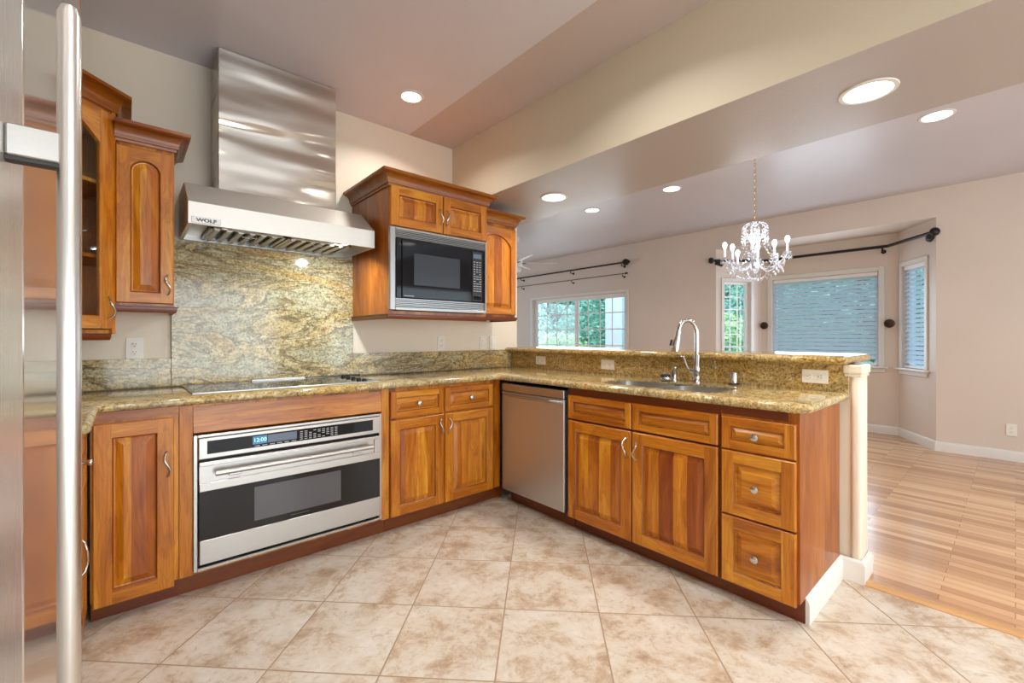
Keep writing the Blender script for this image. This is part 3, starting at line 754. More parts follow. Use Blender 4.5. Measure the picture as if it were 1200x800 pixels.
o = mk('granite_countertop', bm, 'granite_top', None, 40); tag(o, 'polished golden granite countertop running along the range wall and peninsula', 'countertop')
# backsplashes
def gslab(label, x0, x1, y0, y1, z0, z1, mat='granite'):
    bm = B(); box(bm, x0, x1, y0, y1, z0, z1, .0015); o = mk('granite_backsplash', bm, mat); return tag(o, label, 'backsplash')
gslab('tall golden-green granite panel behind the cooktop and under the hood', .188, 1.187, 3.028, 3.0495, CT1 + .0005, 1.712)
gslab('low granite backsplash left of the cooktop, under the outlet', LEFTX + .002, .187, 3.030, 3.0495, CT1 + .0005, 1.064)
gslab('low granite backsplash under the microwave cabinet', 1.188, 2.648, 3.030, 3.0495, CT1 + .0005, 1.064)
gslab('golden granite riser between the sink counter and raised bar', 2.6505, 2.664, .535, 3.029, CT1 - .03, 1.0435, 'granite_gold')
# raised bar
outer = rounded([(2.585, .528), (3.20, .528), (3.20, 3.045), (2.585, 3.045)], [.02, .10, .0, .0], 6)
bm = B(); slab(bm, outer, None, 1.045, 1.084, rnd=.018); o = mk('bar_top', bm, 'granite_gold', None, 40); tag(o, 'raised golden granite bar top along the peninsula', 'bar top')

# ------------------------------------------------------------------ sink
t = thing('kitchen_sink', 'double-bowl undermount stainless sink in the peninsula counter', 'sink', (2.275, 1.295, CT1 - .0125))
def bowl(name, x0, x1, y0, y1, dep, r):
    bm = B(); lp = rounded([(x0, y0), (x1, y0), (x1, y1), (x0, y1)], r, 6)
    rs = [([(p[0], p[1]) for p in offset_loop(lp, -.008)], 0), (lp, 0), (lp, -.02), (offset_loop(lp, .01), -dep + .03), (offset_loop(lp, .04), -dep)]
    R = [[bm.verts.new((p[0], p[1], z)) for p in l] for l, z in rs]
    for A, C in zip(R, R[1:]):
        for k in range(len(A)): bm.faces.new((A[k], A[(k + 1) % len(A)], C[(k + 1) % len(A)], C[k]))
    bm.faces.new(R[-1]); o = mk(name, bm, 'steel', t, 50)
    bm = B(); cx, cy = (x0 + x1) / 2, (y0 + y1) / 2; lathe(bm, [(.040, -dep + .001), (.040, -dep + .004), (.028, -dep + .003), (.004, -dep + .002)], (cx, cy, 0)); mk('drain', bm, 'chrome', o, 50)
bowl('bowl', -.172, .172, -.352, -.010, .18, .085); bowl('bowl', -.172, .172, .010, .352, .20, .085)
# ------------------------------------------------------------------ faucet
t = thing('faucet', 'tall chrome pull-down gooseneck faucet behind the sink', 'faucet', (2.545, 1.244, CT1 + .0005))
bm = B(); lathe(bm, [(.027, 0), (.027, .006), (.022, .012), (.021, .05), (.0235, .055), (.0235, .085), (.019, .10), (.0165, .16), (.015, .165)]); mk('faucet_body', bm, 'chrome', t, 50)
bm = B(); pts = [(0, 0, .165), (0, 0, .285)]
R = .052
for k in range(1, 12):
    a = PI * k / 12 * 1.02; pts.append((-(R - R * math.cos(a)) * .62, (R - R * math.cos(a)) * .78, .285 + R * 1.6 * math.sin(a)))
tube(bm, pts, .0125, 12); neck = mk('spout', bm, 'chrome', t, 60)
ex, ey, ez = pts[-1]
bm = B(); tube(bm, [(ex, ey, ez), (ex - .003, ey + .003, ez - .03), (ex - .008, ey + .010, ez - .075), (ex - .012, ey + .015, ez - .118), (ex - .012, ey + .015, ez - .122)], [.0145, .016, .021, .024, .019], 14); mk('spray_head', bm, 'nickel', t, 50)
bm = B(); tube(bm, [(ex - .020, ey + .032, ez - .05), (ex - .026, ey + .038, ez - .085)], .007, 8); tag(mk('spray_button', bm, 'rubber', t, 50), 'black rocker button')
bm = B(); tube(bm, [(0, 0, .07), (-.004, .035, .066)], .019, 12); tube(bm, [(-.004, .035, .068), (-.012, .052, .085), (-.02, .068, .14), (-.024, .078, .155), (-.03, .086, .150)], [.009, .008, .006, .006, .005], 10); mk('lever', bm, 'chrome', t, 60)
t = thing('soap_dispenser', 'short chrome pump pillar between the faucet and the air switch', 'soap dispenser', (2.525, 1.375, CT1 + .0005))
bm = B(); lathe(bm, [(.021, 0), (.021, .004), (.016, .010), (.016, .060), (.018, .063), (.018, .086), (.004, .088)]); mk('pillar', bm, 'nickel', t, 50)
t = thing('sink_strainer', 'chrome sink stopper with black grip resting on the counter by the faucet', 'strainer', (2.475, 1.405, CT1 + .0005))
bm = B(); lathe(bm, [(.022, 0), (.034, .010), (.036, .016), (.030, .026)], n=20); mk('rim', bm, 'chrome', t, 50)
bm = B(); lathe(bm, [(.029, .0265), (.031, .032), (.026, .042), (.006, .046)], n=20); mk('grip', bm, 'rubber', t, 50)
t = thing('air_gap', 'stubby chrome air gap cylinder at the right end of the sink', 'air gap', (2.60, 1.055, CT1 + .0005))
bm = B(); lathe(bm, [(.027, 0), (.027, .004), (.022, .008)], n=20); mk('flange', bm, 'bronze', t, 50)
bm = B(); lathe(bm, [(.021, .0085), (.021, .064), (.019, .069), (.005, .070)], n=20); mk('cap', bm, 'chrome', t, 50)

# ------------------------------------------------------------------ cooktop
t = thing('cooktop', 'black glass electric cooktop with stainless edge set in the granite', 'cooktop', (.232, 2.52, CT1 + .0005))
bm = B(); cw, cdp = .918, .455
box(bm, 0, cw, 0, .012, 0, .007, .002); box(bm, 0, cw, cdp - .012, cdp, 0, .007, .002); box(bm, 0, .012, .012, cdp - .012, 0, .007, .002); box(bm, cw - .012, cw, .012, cdp - .012, 0, .007, .002); mk('steel_trim', bm, 'steel', t)
bm = B(); box(bm, .013, cw - .013, .013, cdp - .013, 0, .0055); gl = mk('glass_surface', bm, 'black_glass', t)
for cx, cy, r in ((.17, .14, .085), (.17, .33, .07), (.42, .22, .11), (.66, .14, .07), (.66, .33, .085)):
    bm = B(); lathe(bm, [(r, .0056), (r, .0060), (r - .002, .0060), (r - .002, .0056)], (cx, cy, 0), n=32, cap=False); mk('burner_ring', bm, 'lcd_grey', gl)
for k in range(5):
    bm = B(); lathe(bm, [(.015, .006), (.014, .010), (.012, .018), (.003, .019)], (cw - .07, .06 + .085 * k, 0), n=16); mk('knob', bm, 'black', t, 50)
t = thing('downdraft_vent', 'slim steel-capped vent strip behind the cooktop glass', 'vent', (.56, 2.978, CT1 + .0005))
bm = B(); box(bm, 0, .30, 0, .03, 0, .016, .003); mk('cap', bm, 'steel', t)
bm = B(); box(bm, .31, .66, .002, .028, 0, .012, .002); mk('grille', bm, 'black', t)

# ------------------------------------------------------------------ built-in oven
t = thing('wall_oven', 'wide stainless built-in oven with dark glass window below the cooktop', 'oven', (.23, 2.44, 0))
OVW = .896
bm = B(); box(bm, .012, OVW - .012, .022, .50, .125, .730); mk('oven_body', bm, 'black', t)
bm = B(); box(bm, 0, .016, .0, .0125, .114, .733, .002); box(bm, OVW - .016, OVW, .0, .0125, .114, .733, .002); box(bm, .016, OVW - .016, .0, .0125, .720, .733, .002); box(bm, .016, OVW - .016, .0, .0125, .114, .128, .002); mk('outer_trim', bm, 'steel', t)
bm = B(); box(bm, .018, OVW - .018, -.014, .012, .624, .719, .003, seg=2); cp = mk('control_panel', bm, 'steel', t)
bm = B(); box(bm, .050, .836, -.0155, -.0142, .645, .705); mk('display_glass', bm, 'black_glass', cp)
bm = B(); box(bm, .232, .294, -.0165, -.0156, .660, .698); mk('clock_display', bm, 'lcd_blue', cp)
bm = B(); box(bm, .297, .430, -.0165, -.0156, .660, .698); mk('text_display', bm, 'lcd_grey', cp)
text('clock_digits', '12:00', .026, (.263, -.0168, .679), (PI / 2, 0, 0), 'lcd_text', cp)
bm = B()
for i in range(9):
    for j in range(5):
        if (i + j) % 7 != 6: box(bm, .445 + .022 * i, .445 + .022 * i + .014, -.0161, -.0156, .652 + .0095 * j, .6555 + .0095 * j)
for i in range(6): box(bm, .240 + .033 * i, .262 + .033 * i, -.0161, -.0156, .650, .6535)
mk('key_legends', bm, 'legend', cp)
# door
bm = B(); dz0, dz1 = .148, .610; x0, x1 = .020, OVW - .020; yf = -.020
rx0, rx1, rz0, rz1 = .062, .845, .517, .592      # handle recess
gz0, gz1 = .258, .478
box(bm, x0, x1, yf, .010, dz0, gz0, .003); box(bm, x0, x1, yf + .001, .010, gz0, gz1, 0, 1)
# upper steel part with recess
box(bm, x0, x1, yf, .010, gz1, rz0, .002); box(bm, x0, x1, yf, .010, rz1, dz1, .002); box(bm, x0, rx0, yf, .010, rz0, rz1); box(bm, rx1, x1, yf, .010, rz0, rz1); box(bm, rx0, rx1, -.008, .010, rz0, rz1)
dr = mk('door', bm, ['steel', 'oven_glass'], t)
bm = B(); box(bm, .238, .652, yf - .0008, yf + .0005, .292, .455); mk('door_window', bm, 'window_glass_grey', dr)
bm = B(); zz = .560; tube(bm, [(.078, -.048, zz), (.822, -.048, zz)], .0125, 14); hd = mk('handle', bm, 'steel', dr, 50)
for x in (.155, .735):
    bm = B(); box(bm, x - .026, x + .026, -.045, -.0085, zz - .022, zz + .004, .003); mk('handle_bracket', bm, 'nickel', hd)
bm = B(); box(bm, .40, .49, yf - .0006, yf + .001, .276, .2785); mk('maker_lettering', bm, 'window_glass_grey', dr)

# ================================================================== UPPER CABINETS
# microwave cabinet
MX0, MX1, MY, MZ0, MZ1 = 1.1885, 1.920, 2.475, 1.318, 2.095
t = thing('wall_cabinet', 'deep alder wall cabinet holding the built-in microwave', 'cabinet', (MX0, MY, 0))
w = MX1 - MX0; dp = YA - MY - .001
bm = B(); box(bm, 0, .018, 0, dp, MZ0, MZ1); box(bm, w - .018, w, 0, dp, MZ0, MZ1); box(bm, .018, w - .018, 0, dp, MZ0, MZ0 + .02); box(bm, .018, w - .018, 0, dp, 1.842, MZ1); box(bm, .018, w - .018, dp - .01, dp, MZ0 + .02, 1.842)
mk('cabinet_body', bm, 'side', t)
for x0, x1, hx, fl in ((.003, .366, .345, 1), (.372, w - .003, .394, -1)):
    q = raised_door('door', t, x0, x1, 1.850, 2.092, s=.052); pull(q, hx, 1.955, .10, flip=fl)
crown(t, [(0, dp), (0, -.004), (w, -.004), (w, dp)], 2.172, side=1)
light_rail(t, [(0, dp), (0, -.002), (w, -.002)], 1.318, side=1)
# microwave
t = thing('microwave', 'built-in black microwave with stainless louvred trim', 'microwave', (MX0 + .0, MY - .001, 0))
x0, x1 = -.006, w - .012
bm = B(); box(bm, x0, x0 + .036, -.024, 0, 1.342, 1.842, .003); box(bm, x1 - .010, x1, -.024, 0, 1.342, 1.842, .002)
box(bm, x0 + .036, x1 - .01, -.024, 0, 1.828, 1.842, .002); box(bm, x0 + .036, x1 - .01, -.024, 0, 1.342, 1.362, .002)
box(bm, x0 + .036, x1 - .01, -.008, 0, 1.342, 1.842)
for z0, z1, n in ((1.781, 1.827, 5), (1.363, 1.413, 5)):
    for k in range(n):
        a = z0 + (z1 - z0) * k / n; h = (z1 - z0) / n
        poly_prism(bm, [(-.022, a + h * .30), (-.010, a), (-.008, a), (-.008, a + h * .45), (-.022, a + h * .62)], x0 + .036, x1 - .010, axis='X')
mk('trim_frame', bm, 'steel_trim', t)
bm = B(); box(bm, .036, x1 - .012, -.022, .0, 1.415, 1.778, .003); box(bm, .03, w - .03, 0, .45, 1.40, 1.80); mk('microwave_body', bm, 'black_glass', t)
bm = B(); box(bm, .070, .585, -.030, -.0225, 1.418, 1.775, .003, seg=2); dd = mk('door', bm, 'black_glass', t)
bm = B(); box(bm, .150, .490, -.0312, -.0303, 1.500, 1.695); mk('door_window', bm, 'mw_window', dd)
bm = B(); box(bm, .597, .680, -.0262, -.0225, 1.425, 1.765, .001); pn = mk('control_panel', bm, 'black', t)
bm = B(); box(bm, .605, .672, -.0271, -.0264, 1.718, 1.748); mk('clock_display', bm, 'lcd_grey', pn)
bm = B()
for j in range(13):
    for i in range(3):
        if j in (4, 7) and i == 1: continue
        box(bm, .606 + .024 * i, .606 + .024 * i + (.014 if j > 6 else .018), -.0269, -.0264, 1.492 + .0165 * j, 1.4965 + .0165 * j)
mk('key_legends', bm, 'legend', pn)
bm = B(); box(bm, .606, .671, -.0280, -.0264, 1.434, 1.462, .001); mk('open_button', bm, 'black_glass', pn)
bm = B(); box(bm, .084, .150, -.0306, -.0302, 1.428, 1.432); mk('maker_lettering', bm, 'legend', dd)
# cabinet right of microwave
t = thing('wall_cabinet', 'shallow alder wall cabinet with arched door right of the microwave', 'cabinet', (1.986, 2.72, 0))
bm = B(); box(bm, 0, .428, 0, YA - 2.72 - .001, 1.338, 2.085); mk('cabinet_body', bm, 'side', t)
q = raised_door('door', t, .004, .424, 1.356, 2.050, s=.052, arch=.085, rail_top=.060)
crown(t, [(0, -.004), (.428, -.004), (.428, YA - 2.72 - .002)], 2.162, side=1)
light_rail(t, [(0, -.002), (.428, -.002), (.428, YA - 2.72 - .002)], 1.338, side=1)
# small cabinet left of the hood
t = thing('wall_cabinet', 'small alder wall cabinet with arched door left of the range hood', 'cabinet', (-.040, 2.72, 0))
bm = B(); box(bm, .002, .220, 0, YA - 2.72 - .001, 1.325, 2.085); mk('cabinet_body', bm, 'side', t)
q = raised_door('door', t, .006, .217, 1.338, 2.062, s=.050, arch=.045, rail_top=.055); pull(q, .194, 1.43, .095, flip=1)
crown(t, [(.002, -.004), (.220, -.004), (.220, YA - 2.72 - .002)], 2.165, side=1)
light_rail(t, [(.002, -.002), (.220, -.002), (.220, YA - 2.72 - .002)], 1.325, side=1)
# diagonal corner cabinet with glass door; face runs at 45 degrees
cx0, cy0 = -.0425, 2.718
FW = .43
t = thing('wall_cabinet', 'taller corner wall cabinet with glass door partly behind the fridge', 'cabinet', (cx0 - FW * math.cos(PI / 4), cy0 - FW * math.sin(PI / 4), 0), PI / 4)
s2 = FW / math.sqrt(2)
def loc(px, py):   # world -> local of the corner cabinet
    dx, dy = px - (cx0 - s2), py - (cy0 - s2); return ((dx + dy) / math.sqrt(2), (dy - dx) / math.sqrt(2))
foot = [loc(*p) for p in ((cx0 - s2, cy0 - s2), (cx0, cy0), (cx0, YA - .001), (LEFTX + .001, YA - .001), (LEFTX + .001, cy0 - s2))]
bm = B()
for a, b in zip(foot[1:], foot[2:] + foot[:1]):
    d = (Vector(b) - Vector(a)).normalized(); n = Vector((-d.y, d.x)) * .016
    poly_prism(bm, [a, b, (b[0] + n.x, b[1] + n.y), (a[0] + n.x, a[1] + n.y)], 1.195, 2.20)
for z in (1.195, 1.53, 1.86, 2.184): poly_prism(bm, offset_loop(foot, .018) if 1.2 < z < 2.1 else foot, z, z + .016)
mk('cabinet_body', bm, 'side', t)
# glass door frame with sloped/arched top
bm = B(); s = .058; gx0, gx1, gz0, gz1 = .004, FW - .020, 1.215, 2.185
box(bm, gx0, gx0 + s, -.020, 0, gz0, gz1, .003, 0); box(bm, gx1 - s, gx1, -.020, 0, gz0, gz1, .003, 0); box(bm, gx0 + s, gx1 - s, -.020, 0, gz0, gz0 + s, .003, 1)
n = 12; xs = [gx0 + s + (gx1 - gx0 - 2 * s) * k / n for k in range(n + 1)]
pr = [(x, gz1 - .150 + .085 * math.sin(PI * k / n)) for k, x in enumerate(xs)] + [(xs[-1], gz1), (xs[0], gz1)]
poly_prism(bm, pr, -.020, 0, mat=1, axis='Y'); q = mk('door', bm, ['wood_v', 'wood_h'], t)
bm = B(); box(bm, gx0 + s - .004, gx1 - s + .004, -.010, -.007, gz0 + s - .004, gz1 - .07); mk('door_glass', bm, 'glass', q)
pull(q, gx1 - .022, 1.31, .10, flip=1)
bm = B(); box(bm, FW - .017, FW, -.013, .0, 1.195, 2.20, .001); mk('stile', bm, 'side', t)
crown(t, [foot[0], foot[1], foot[2]], 2.285, h=.10, out=.065, side=1)
light_rail(t, [foot[0], (FW - .02, 0)], 1.195, side=1)
# things inside it
# cabinet above the fridge
t = thing('wall_cabinet', 'high alder cabinet above the fridge with dark crown end showing', 'cabinet', (-.125, .35, 0), PI / 2)
bm = B(); box(bm, 0, 1.555, 0, .57, 2.155, 2.46); mk('cabinet_body', bm, 'side', t)
for k in range(3): raised_door('door', t, .006 + .518 * k, .516 + .518 * k, 2.165, 2.44, s=.05, y=0)
crown(t, [(0, -.004), (1.555, -.004), (1.555, .57)], 2.56, h=.34, out=.055, side=1)

# ================================================================== HOOD
HX0, HX1, HY, HZ0, HZ1, HYT, HZT = .2225, 1.140, 2.570, 1.719, 1.822, 2.775, 1.964
t = thing('range_hood', 'stainless canopy range hood with tall duct cover over the cooktop', 'range hood', (HX0, HY, 0))
hw, hd_ = HX1 - HX0, YA - HY - .001; ty, = (HYT - HY,)
bm = B()
# canopy shell: front band, slope, top, sides; open below
prof = [(0, HZ0), (0, HZ1), (ty, HZT), (hd_, HZT), (hd_, HZ0)]
for x in (0, hw):
    quad(bm, [(x, y, z) for y, z in prof])
for (a, b) in zip(prof[:4], prof[1:4] + [prof[4]]):
    quad(bm, [(0, a[0], a[1]), (hw, a[0], a[1]), (hw, b[0], b[1]), (0, b[0], b[1])])
# bottom rim
r = .018
for x0, x1, y0, y1 in ((0, hw, 0, r), (0, hw, hd_ - r, hd_), (0, r, r, hd_ - r), (hw - r, hw, r, hd_ - r)):
    quad(bm, [(x0, y0, HZ0), (x1, y0, HZ0), (x1, y1, HZ0), (x0, y1, HZ0)])
bmesh.ops.remove_doubles(bm, verts=bm.verts[:], dist=1e-5)
can = mk('canopy', bm, 'steel_hood', t)
dx0, dx1, dy0 = .370 - HX0, .985 - HX0, 2.785 - HY
bm = B(); box(bm, dx0, dx1, dy0, hd_, HZT + .0005, CEIL - .001, .003); mk('duct_cover', bm, 'steel_duct', t)
# seams where the centre slope panel meets the end panels
# underside tray
bm = B(); zt = HZ0 + .030
quad(bm, [(r, r, HZ0 + .001), (hw - r, r, HZ0 + .001), (hw - r, .105, zt), (r, .105, zt)])
quad(bm, [(r, .105, zt), (hw - r, .105, zt), (hw - r, hd_ - r, zt), (r, hd_ - r, zt)])
quad(bm, [(r, r, HZ0 + .001), (r, .105, zt), (r, hd_ - r, zt), (r, hd_ - r, HZ0 + .001)])
quad(bm, [(hw - r, r, HZ0 + .001), (hw - r, .105, zt), (hw - r, hd_ - r, zt), (hw - r, hd_ - r, HZ0 + .001)])
quad(bm, [(r, hd_ - r, zt), (hw - r, hd_ - r, zt), (hw - r, hd_ - r, HZ0), (r, hd_ - r, HZ0)])
mk('underside_tray', bm, 'steel', t)
for k in range(2):
    fx0 = .10 + k * .362; fx1 = fx0 + .352
    bm = B(); y0, y1 = .10, hd_ - .03; za, zb = zt - .022, zt - .006
    for a, b, c, d in ((fx0, fx1, y0, y0 + .018), (fx0, fx1, y1 - .018, y1), (fx0, fx0 + .016, y0, y1), (fx1 - .016, fx1, y0, y1)): box(bm, a, b, c, d, za, zb, .001)
    n = 6
    for i in range(n):
        bx = fx0 + .016 + (fx1 - fx0 - .032) * i / n; bw = (fx1 - fx0 - .032) / n * .52
        poly_prism(bm, [(bx, za), (bx + bw * .2, za - .006), (bx + bw * .8, za - .006), (bx + bw, za), (bx + bw * .9, zb), (bx + bw * .1, zb)], y0 + .018, y1 - .018, axis='Y')
    box(bm, fx0 + .016, fx1 - .016, y0 + .018, y1 - .018, zb, zb + .002, 0, 1)
    ff = mk('baffle_filter', bm, ['steel', 'black'], t)
    bm = B(); mx = (fx0 + fx1) / 2; tube(bm, [(mx - .035, y0 + .03, za - .006), (mx - .033, y0 + .026, za - .020), (mx + .033, y0 + .026, za - .020), (mx + .035, y0 + .03, za - .006)], .0035, 6); mk('filter_handle', bm, 'chrome', ff, 50)
for i, x in enumerate((.150, .745)):
    bm = B(); a = math.atan2(.029, .087); c = Vector((x, .052, HZ0 + .0125))
    lathe(bm, [(.042, -.002), (.042, -.007), (.037, -.008), (.037, -.002)], (0, 0, 0), n=24, cap=False); lathe(bm, [(.037, -.0065), (.001, -.0068)], (0, 0, 0), n=24, mat=1)
    q = mk('hood_lamp', bm, ['chrome', 'lens_cool' if i else 'nickel'], t, 40); q.location = c; q.rotation_euler = (a, 0, 0)
    if i: area('hood_lamp_light', (0, 0, -.012), (0, 0, 0), .05, .05, 4.5, (0.84, 0.93, 1.0), 'DISK', math.radians(150), q)
bm = B(); box(bm, .012, .130, -.0035, -.0005, HZ0 + .004, HZ0 + .034, .001); lp = mk('logo_plate', bm, 'nickel', t)
text('logo_lettering', 'WOLF', .025, (.071, -.0042, HZ0 + .0185), (PI / 2, 0, 0), 'black', lp, .0004, bold=.0008).scale = (1.15, .85, 1)

# ================================================================== FRIDGE
FX, FY0, FY1, FZ = -.100, .35, 1.895, 2.13
t = thing('refrigerator', 'tall stainless steel built-in refrigerator at the left edge, seen at a glancing angle', 'refrigerator', (FX, FY0, 0), PI / 2)
FL = FY1 - FY0
bm = B(); box(bm, .004, FL - .004, .028, .585, .0, FZ, .002); mk('fridge_body', bm, 'steel_fridge2', t)
bm = B(); box(bm, .504, FL, 0, .027, .10, FZ - .002, .004, seg=2); d1 = mk('fridge_door', bm, 'steel_fridge', t)
bm = B(); box(bm, 0, .497, 0, .027, .10, FZ - .002, .004, seg=2); d2 = mk('freezer_door', bm, 'steel_fridge2', t)
bm = B(); box(bm, .0, FL, .06, .08, 0, .098); mk('toe_grille', bm, 'black', t)
for q, x in ((d2, .385),):
    bm = B(); tube(bm, [(x, -.050, .36), (x, -.050, .37), (x, -.050, 1.558), (x, -.050, 1.568)], [.007, .0105, .0105, .007], 20); h = mk('handle', bm, 'steel_handle', q, 50)
    for z in (.52, 1.398):
        bm = B(); box(bm, x - .008, x + .012, -.044, -.0005, z - .018, z + .018, .002); mk('handle_post', bm, 'steel', h)
        bm = B(); box(bm, x - .007, x + .011, -.043, -.0005, z - .0225, z - .0185); mk('post_gasket', bm, 'rubber', h)

# ================================================================== OUTLETS, SWITCHES, KNOBS
def outlet(label, locv, rotz, horiz=False, sw=False, w=.070, h=.114, cat='outlet', scale=1.0):
    t = thing('light_switch' if sw else 'wall_outlet', label, cat, locv, rotz)
    if horiz: w, h = h, w
    bm = B(); box(bm, -w / 2, w / 2, -.006, -.0005, -h / 2, h / 2, .002, seg=2); pt = mk('cover_plate', bm, 'white_plastic', t)
    if sw:
        bm = B(); box(bm, -.016, .016, -.010, -.0062, -.032, .032, .002); mk('rocker', bm, 'white_plastic', t)
    else:
        for s in (-1, 1):
            ox, oz = (s * .024, 0) if horiz else (0, s * .0205)
            bm = B(); lathe(bm, [(.0165, -.0062), (.0165, -.0080), (.0155, -.0082), (.001, -.0082)], (ox, 0, oz), 'Y', 20)
            rc = mk('receptacle', bm, 'white_plastic', t, 40)
            bm = B()
            for (a, b, cw, ch) in ((-.0062, .004, .0022, .0075), (.0062, .004, .0022, .0062), (0, -.0075, .0045, .0045)):
                if horiz: a, b, cw, ch = b, a, ch, cw
                box(bm, ox + a - cw / 2, ox + a + cw / 2, -.0086, -.0083, oz + b - ch / 2, oz + b + ch / 2)
            mk('slots', bm, 'dark_gap', rc)
    return t
outlet('white double outlet on the wall under the small left wall cabinet', (.036, YA, 1.118), 0)
outlet('white outlet on the wall under the microwave cabinet', (1.914, YA, 1.129), 0)
outlet('white switch plate left of the pair under the arched wall cabinet', (2.336, YA, 1.129), 0, sw=True, cat='switch')
outlet('white switch plate right of the pair beside the bar end', (2.440, YA, 1.129), 0, sw=True, cat='switch')
outlet('horizontal white outlet in the granite riser nearest the bar\'s open end', (2.6500, .675, .978), RP, True)
outlet('horizontal white outlet in the granite riser left of the sink', (2.6500, 1.962, .977), RP, True)
outlet('small white outlet in the granite riser near the wall corner', (2.6500, 2.652, .981), RP, True)
outlet('white outlet low on the dining wall right of the bay', (FARX, .025, .298), RP)
for y, lb in ((2.487 - .12, 'dark bronze curtain tieback knob left of the wide blind'), (.973 + .02, 'dark bronze curtain tieback knob right of the wide blind')):
    t = thing('curtain_tieback', lb, 'curtain tieback', (BX, y, 1.34), RP, 'bronze tieback knobs on the bay wall')
    bm = B(); lathe(bm, [(.018, -.0005), (.018, -.005), (.008, -.008), (.008, -.05)], axis='Y', n=16); mk('post', bm, 'bronze', t, 50)
    bm = B(); lathe(bm, [(.012, -.0505), (.045, -.056), (.052, -.064), (.050, -.072), (.030, -.080), (.012, -.078), (.002, -.082)], axis='Y', n=22); mk('rosette', bm, 'bronze', t, 50)

# ================================================================== CURTAIN RODS
def bracket(bm, x, y, z, dx, dy, r=.006, plate=.02):
    """arm from the wall point (x,y) out by (dx,dy) at height z"""
    tube(bm, [(x, y, z - .05), (x + dx, y + dy, z - .045), (x + dx, y + dy, z - .012)], r, 8)
    d = Vector((dx, dy, 0)).normalized()
    tube(bm, [Vector((x, y, z - .05)) + d * .0005, Vector((x, y, z - .05)) + d * .006], plate, 12)
t = thing('curtain_rod', 'thick black curtain rod above the sliding window', 'curtain rod', (FARX, 5.9, 2.41))
t.location = (0, 0, 0)
xr = FARX - .09
bm = B(); tube(bm, [(xr, 4.30, 2.415), (xr, 7.6, 2.405)], .014, 12); mk('rod', bm, 'black_metal', t, 50)
bm = B(); lathe(bm, [(.016, 4.30), (.045, 4.285), (.055, 4.25), (.045, 4.215), (.018, 4.20), (.028, 4.185), (.004, 4.165)], (xr, 0, 2.415), 'Y', 16); mk('finial', bm, 'black_metal', t, 50)
for y in (4.33, 5.45, 6.82):
    bm = B(); bracket(bm, FARX, y, 2.41, -.09, 0, .008, .022); mk('bracket', bm, 'black_metal', t, 50)
t = thing('curtain_rod', 'thin bronze curtain rod just below the thick black one', 'curtain rod', (0, 0, 0))
xr = FARX - .06
bm = B(); tube(bm, [(xr, 4.26, 2.235), (xr, 6.98, 2.235)], .007, 10); mk('rod', bm, 'bronze_rod', t, 50)
for y in (4.26, 6.98):
    bm = B(); lathe(bm, [(.008, y - .03), (.014, y - .02), (.014, y + .02), (.008, y + .03)], (xr, 0, 2.235), 'Y', 12); mk('finial', bm, 'black_metal', t, 50)
for y in (4.33, 5.45, 6.82):
    bm = B(); bracket(bm, FARX, y, 2.235, -.06, 0, .007, .018); mk('bracket', bm, 'black_metal', t, 50)
t = thing('curtain_rod', 'black bent curtain rod following the three sides of the bay', 'curtain rod', (0, 0, 0))
zr = 2.262
P0 = Vector((FARX - .05, 2.84)); P1 = Vector((BX - .09, BYA - .07)); P2 = Vector((BX - .09, BYB + .09)); P3 = Vector((FARX - .04, .555))
for a, b in ((P0, P1), (P1, P2), (P2, P3)):
    bm = B(); tube(bm, [(a.x, a.y, zr), (b.x, b.y, zr)], .018, 12); mk('rod', bm, 'black_metal', t, 50)
for p, d in ((P0, (P0 - P1).normalized()), (P3, (P3 - P2).normalized())):
    bm = B(); c = Vector((p.x, p.y, zr)); dd = Vector((d.x, d.y, 0)); tube(bm, [c - dd * .02, c - dd * .005, c + dd * .015, c + dd * .035, c + dd * .045], [.018, .040, .045, .036, .012], 14); mk('finial', bm, 'black_metal', t, 50)
for (x, y, dx, dy) in ((BX, BYB + .14, -.085, 0), (BX, BYA - .14, -.085, 0)):
    bm = B(); bracket(bm, x, y, zr, dx, dy, .010, .026); mk('bracket', bm, 'black_metal', t, 50)
for p, q, wq in ((P3, P2, (Vector((FARX, BB)), Vector((BX, BYB)))), (P0, P1, (Vector((FARX, BA)), Vector((BX, BYA))))):
    d = (wq[1] - wq[0]).normalized(); base = wq[0] + d * .09
    # foot on the angled wall, arm to the rod
    rp = p + (q - p).normalized() * .06; dv = rp - base
    bm = B(); tube(bm, [(base.x + dv.x * .01, base.y + dv.y * .01, zr - .04), (rp.x, rp.y, zr - .035), (rp.x, rp.y, zr - .01)], [.045, .028, .014], 12); mk('bracket', bm, 'black_metal', t, 50)

# ================================================================== RECESSED LIGHTS
def downlight(label, x, y, z, r, power, spread=140, color=(1.0, 0.95, 0.88)):
    t = thing('recessed_light', label, 'ceiling light', (x, y, z), 0, 'recessed ceiling lights')
    bm = B(); lathe(bm, [(r + .018, -.0006), (r + .016, -.005), (r, -.006), (r, -.0006)], n=32, cap=False); mk('trim_ring', bm, 'white_paint', t, 40)
    bm = B(); lathe(bm, [(r - .001, -.001), (r - .001, -.003), (.001, -.0034)], n=32); mk('lens', bm, 'lens_warm', t, 40)
    area('recessed_lamp', (0, 0, -.008), (0, 0, 0), r * 1.9, r * 1.9, power, color, 'DISK', math.radians(spread), t)
    return t
WARM = (1.0, 0.88, 0.74)
downlight('large round recessed light under the soffit toward the right', 2.372, .413, SOF, .085, K_DOWN)
downlight('round recessed light under the soffit nearest the wall cabinets', 2.406, 2.272, SOF, .085, K_DOWN)
downlight('round recessed light in the kitchen ceiling right of the hood duct', 1.378, 2.553, CEIL, .062, K_DOWN * 1.1)
downlight('recessed light in the dining ceiling right of the chandelier', 4.253, .361, CEIL, .080, K_DOWN)
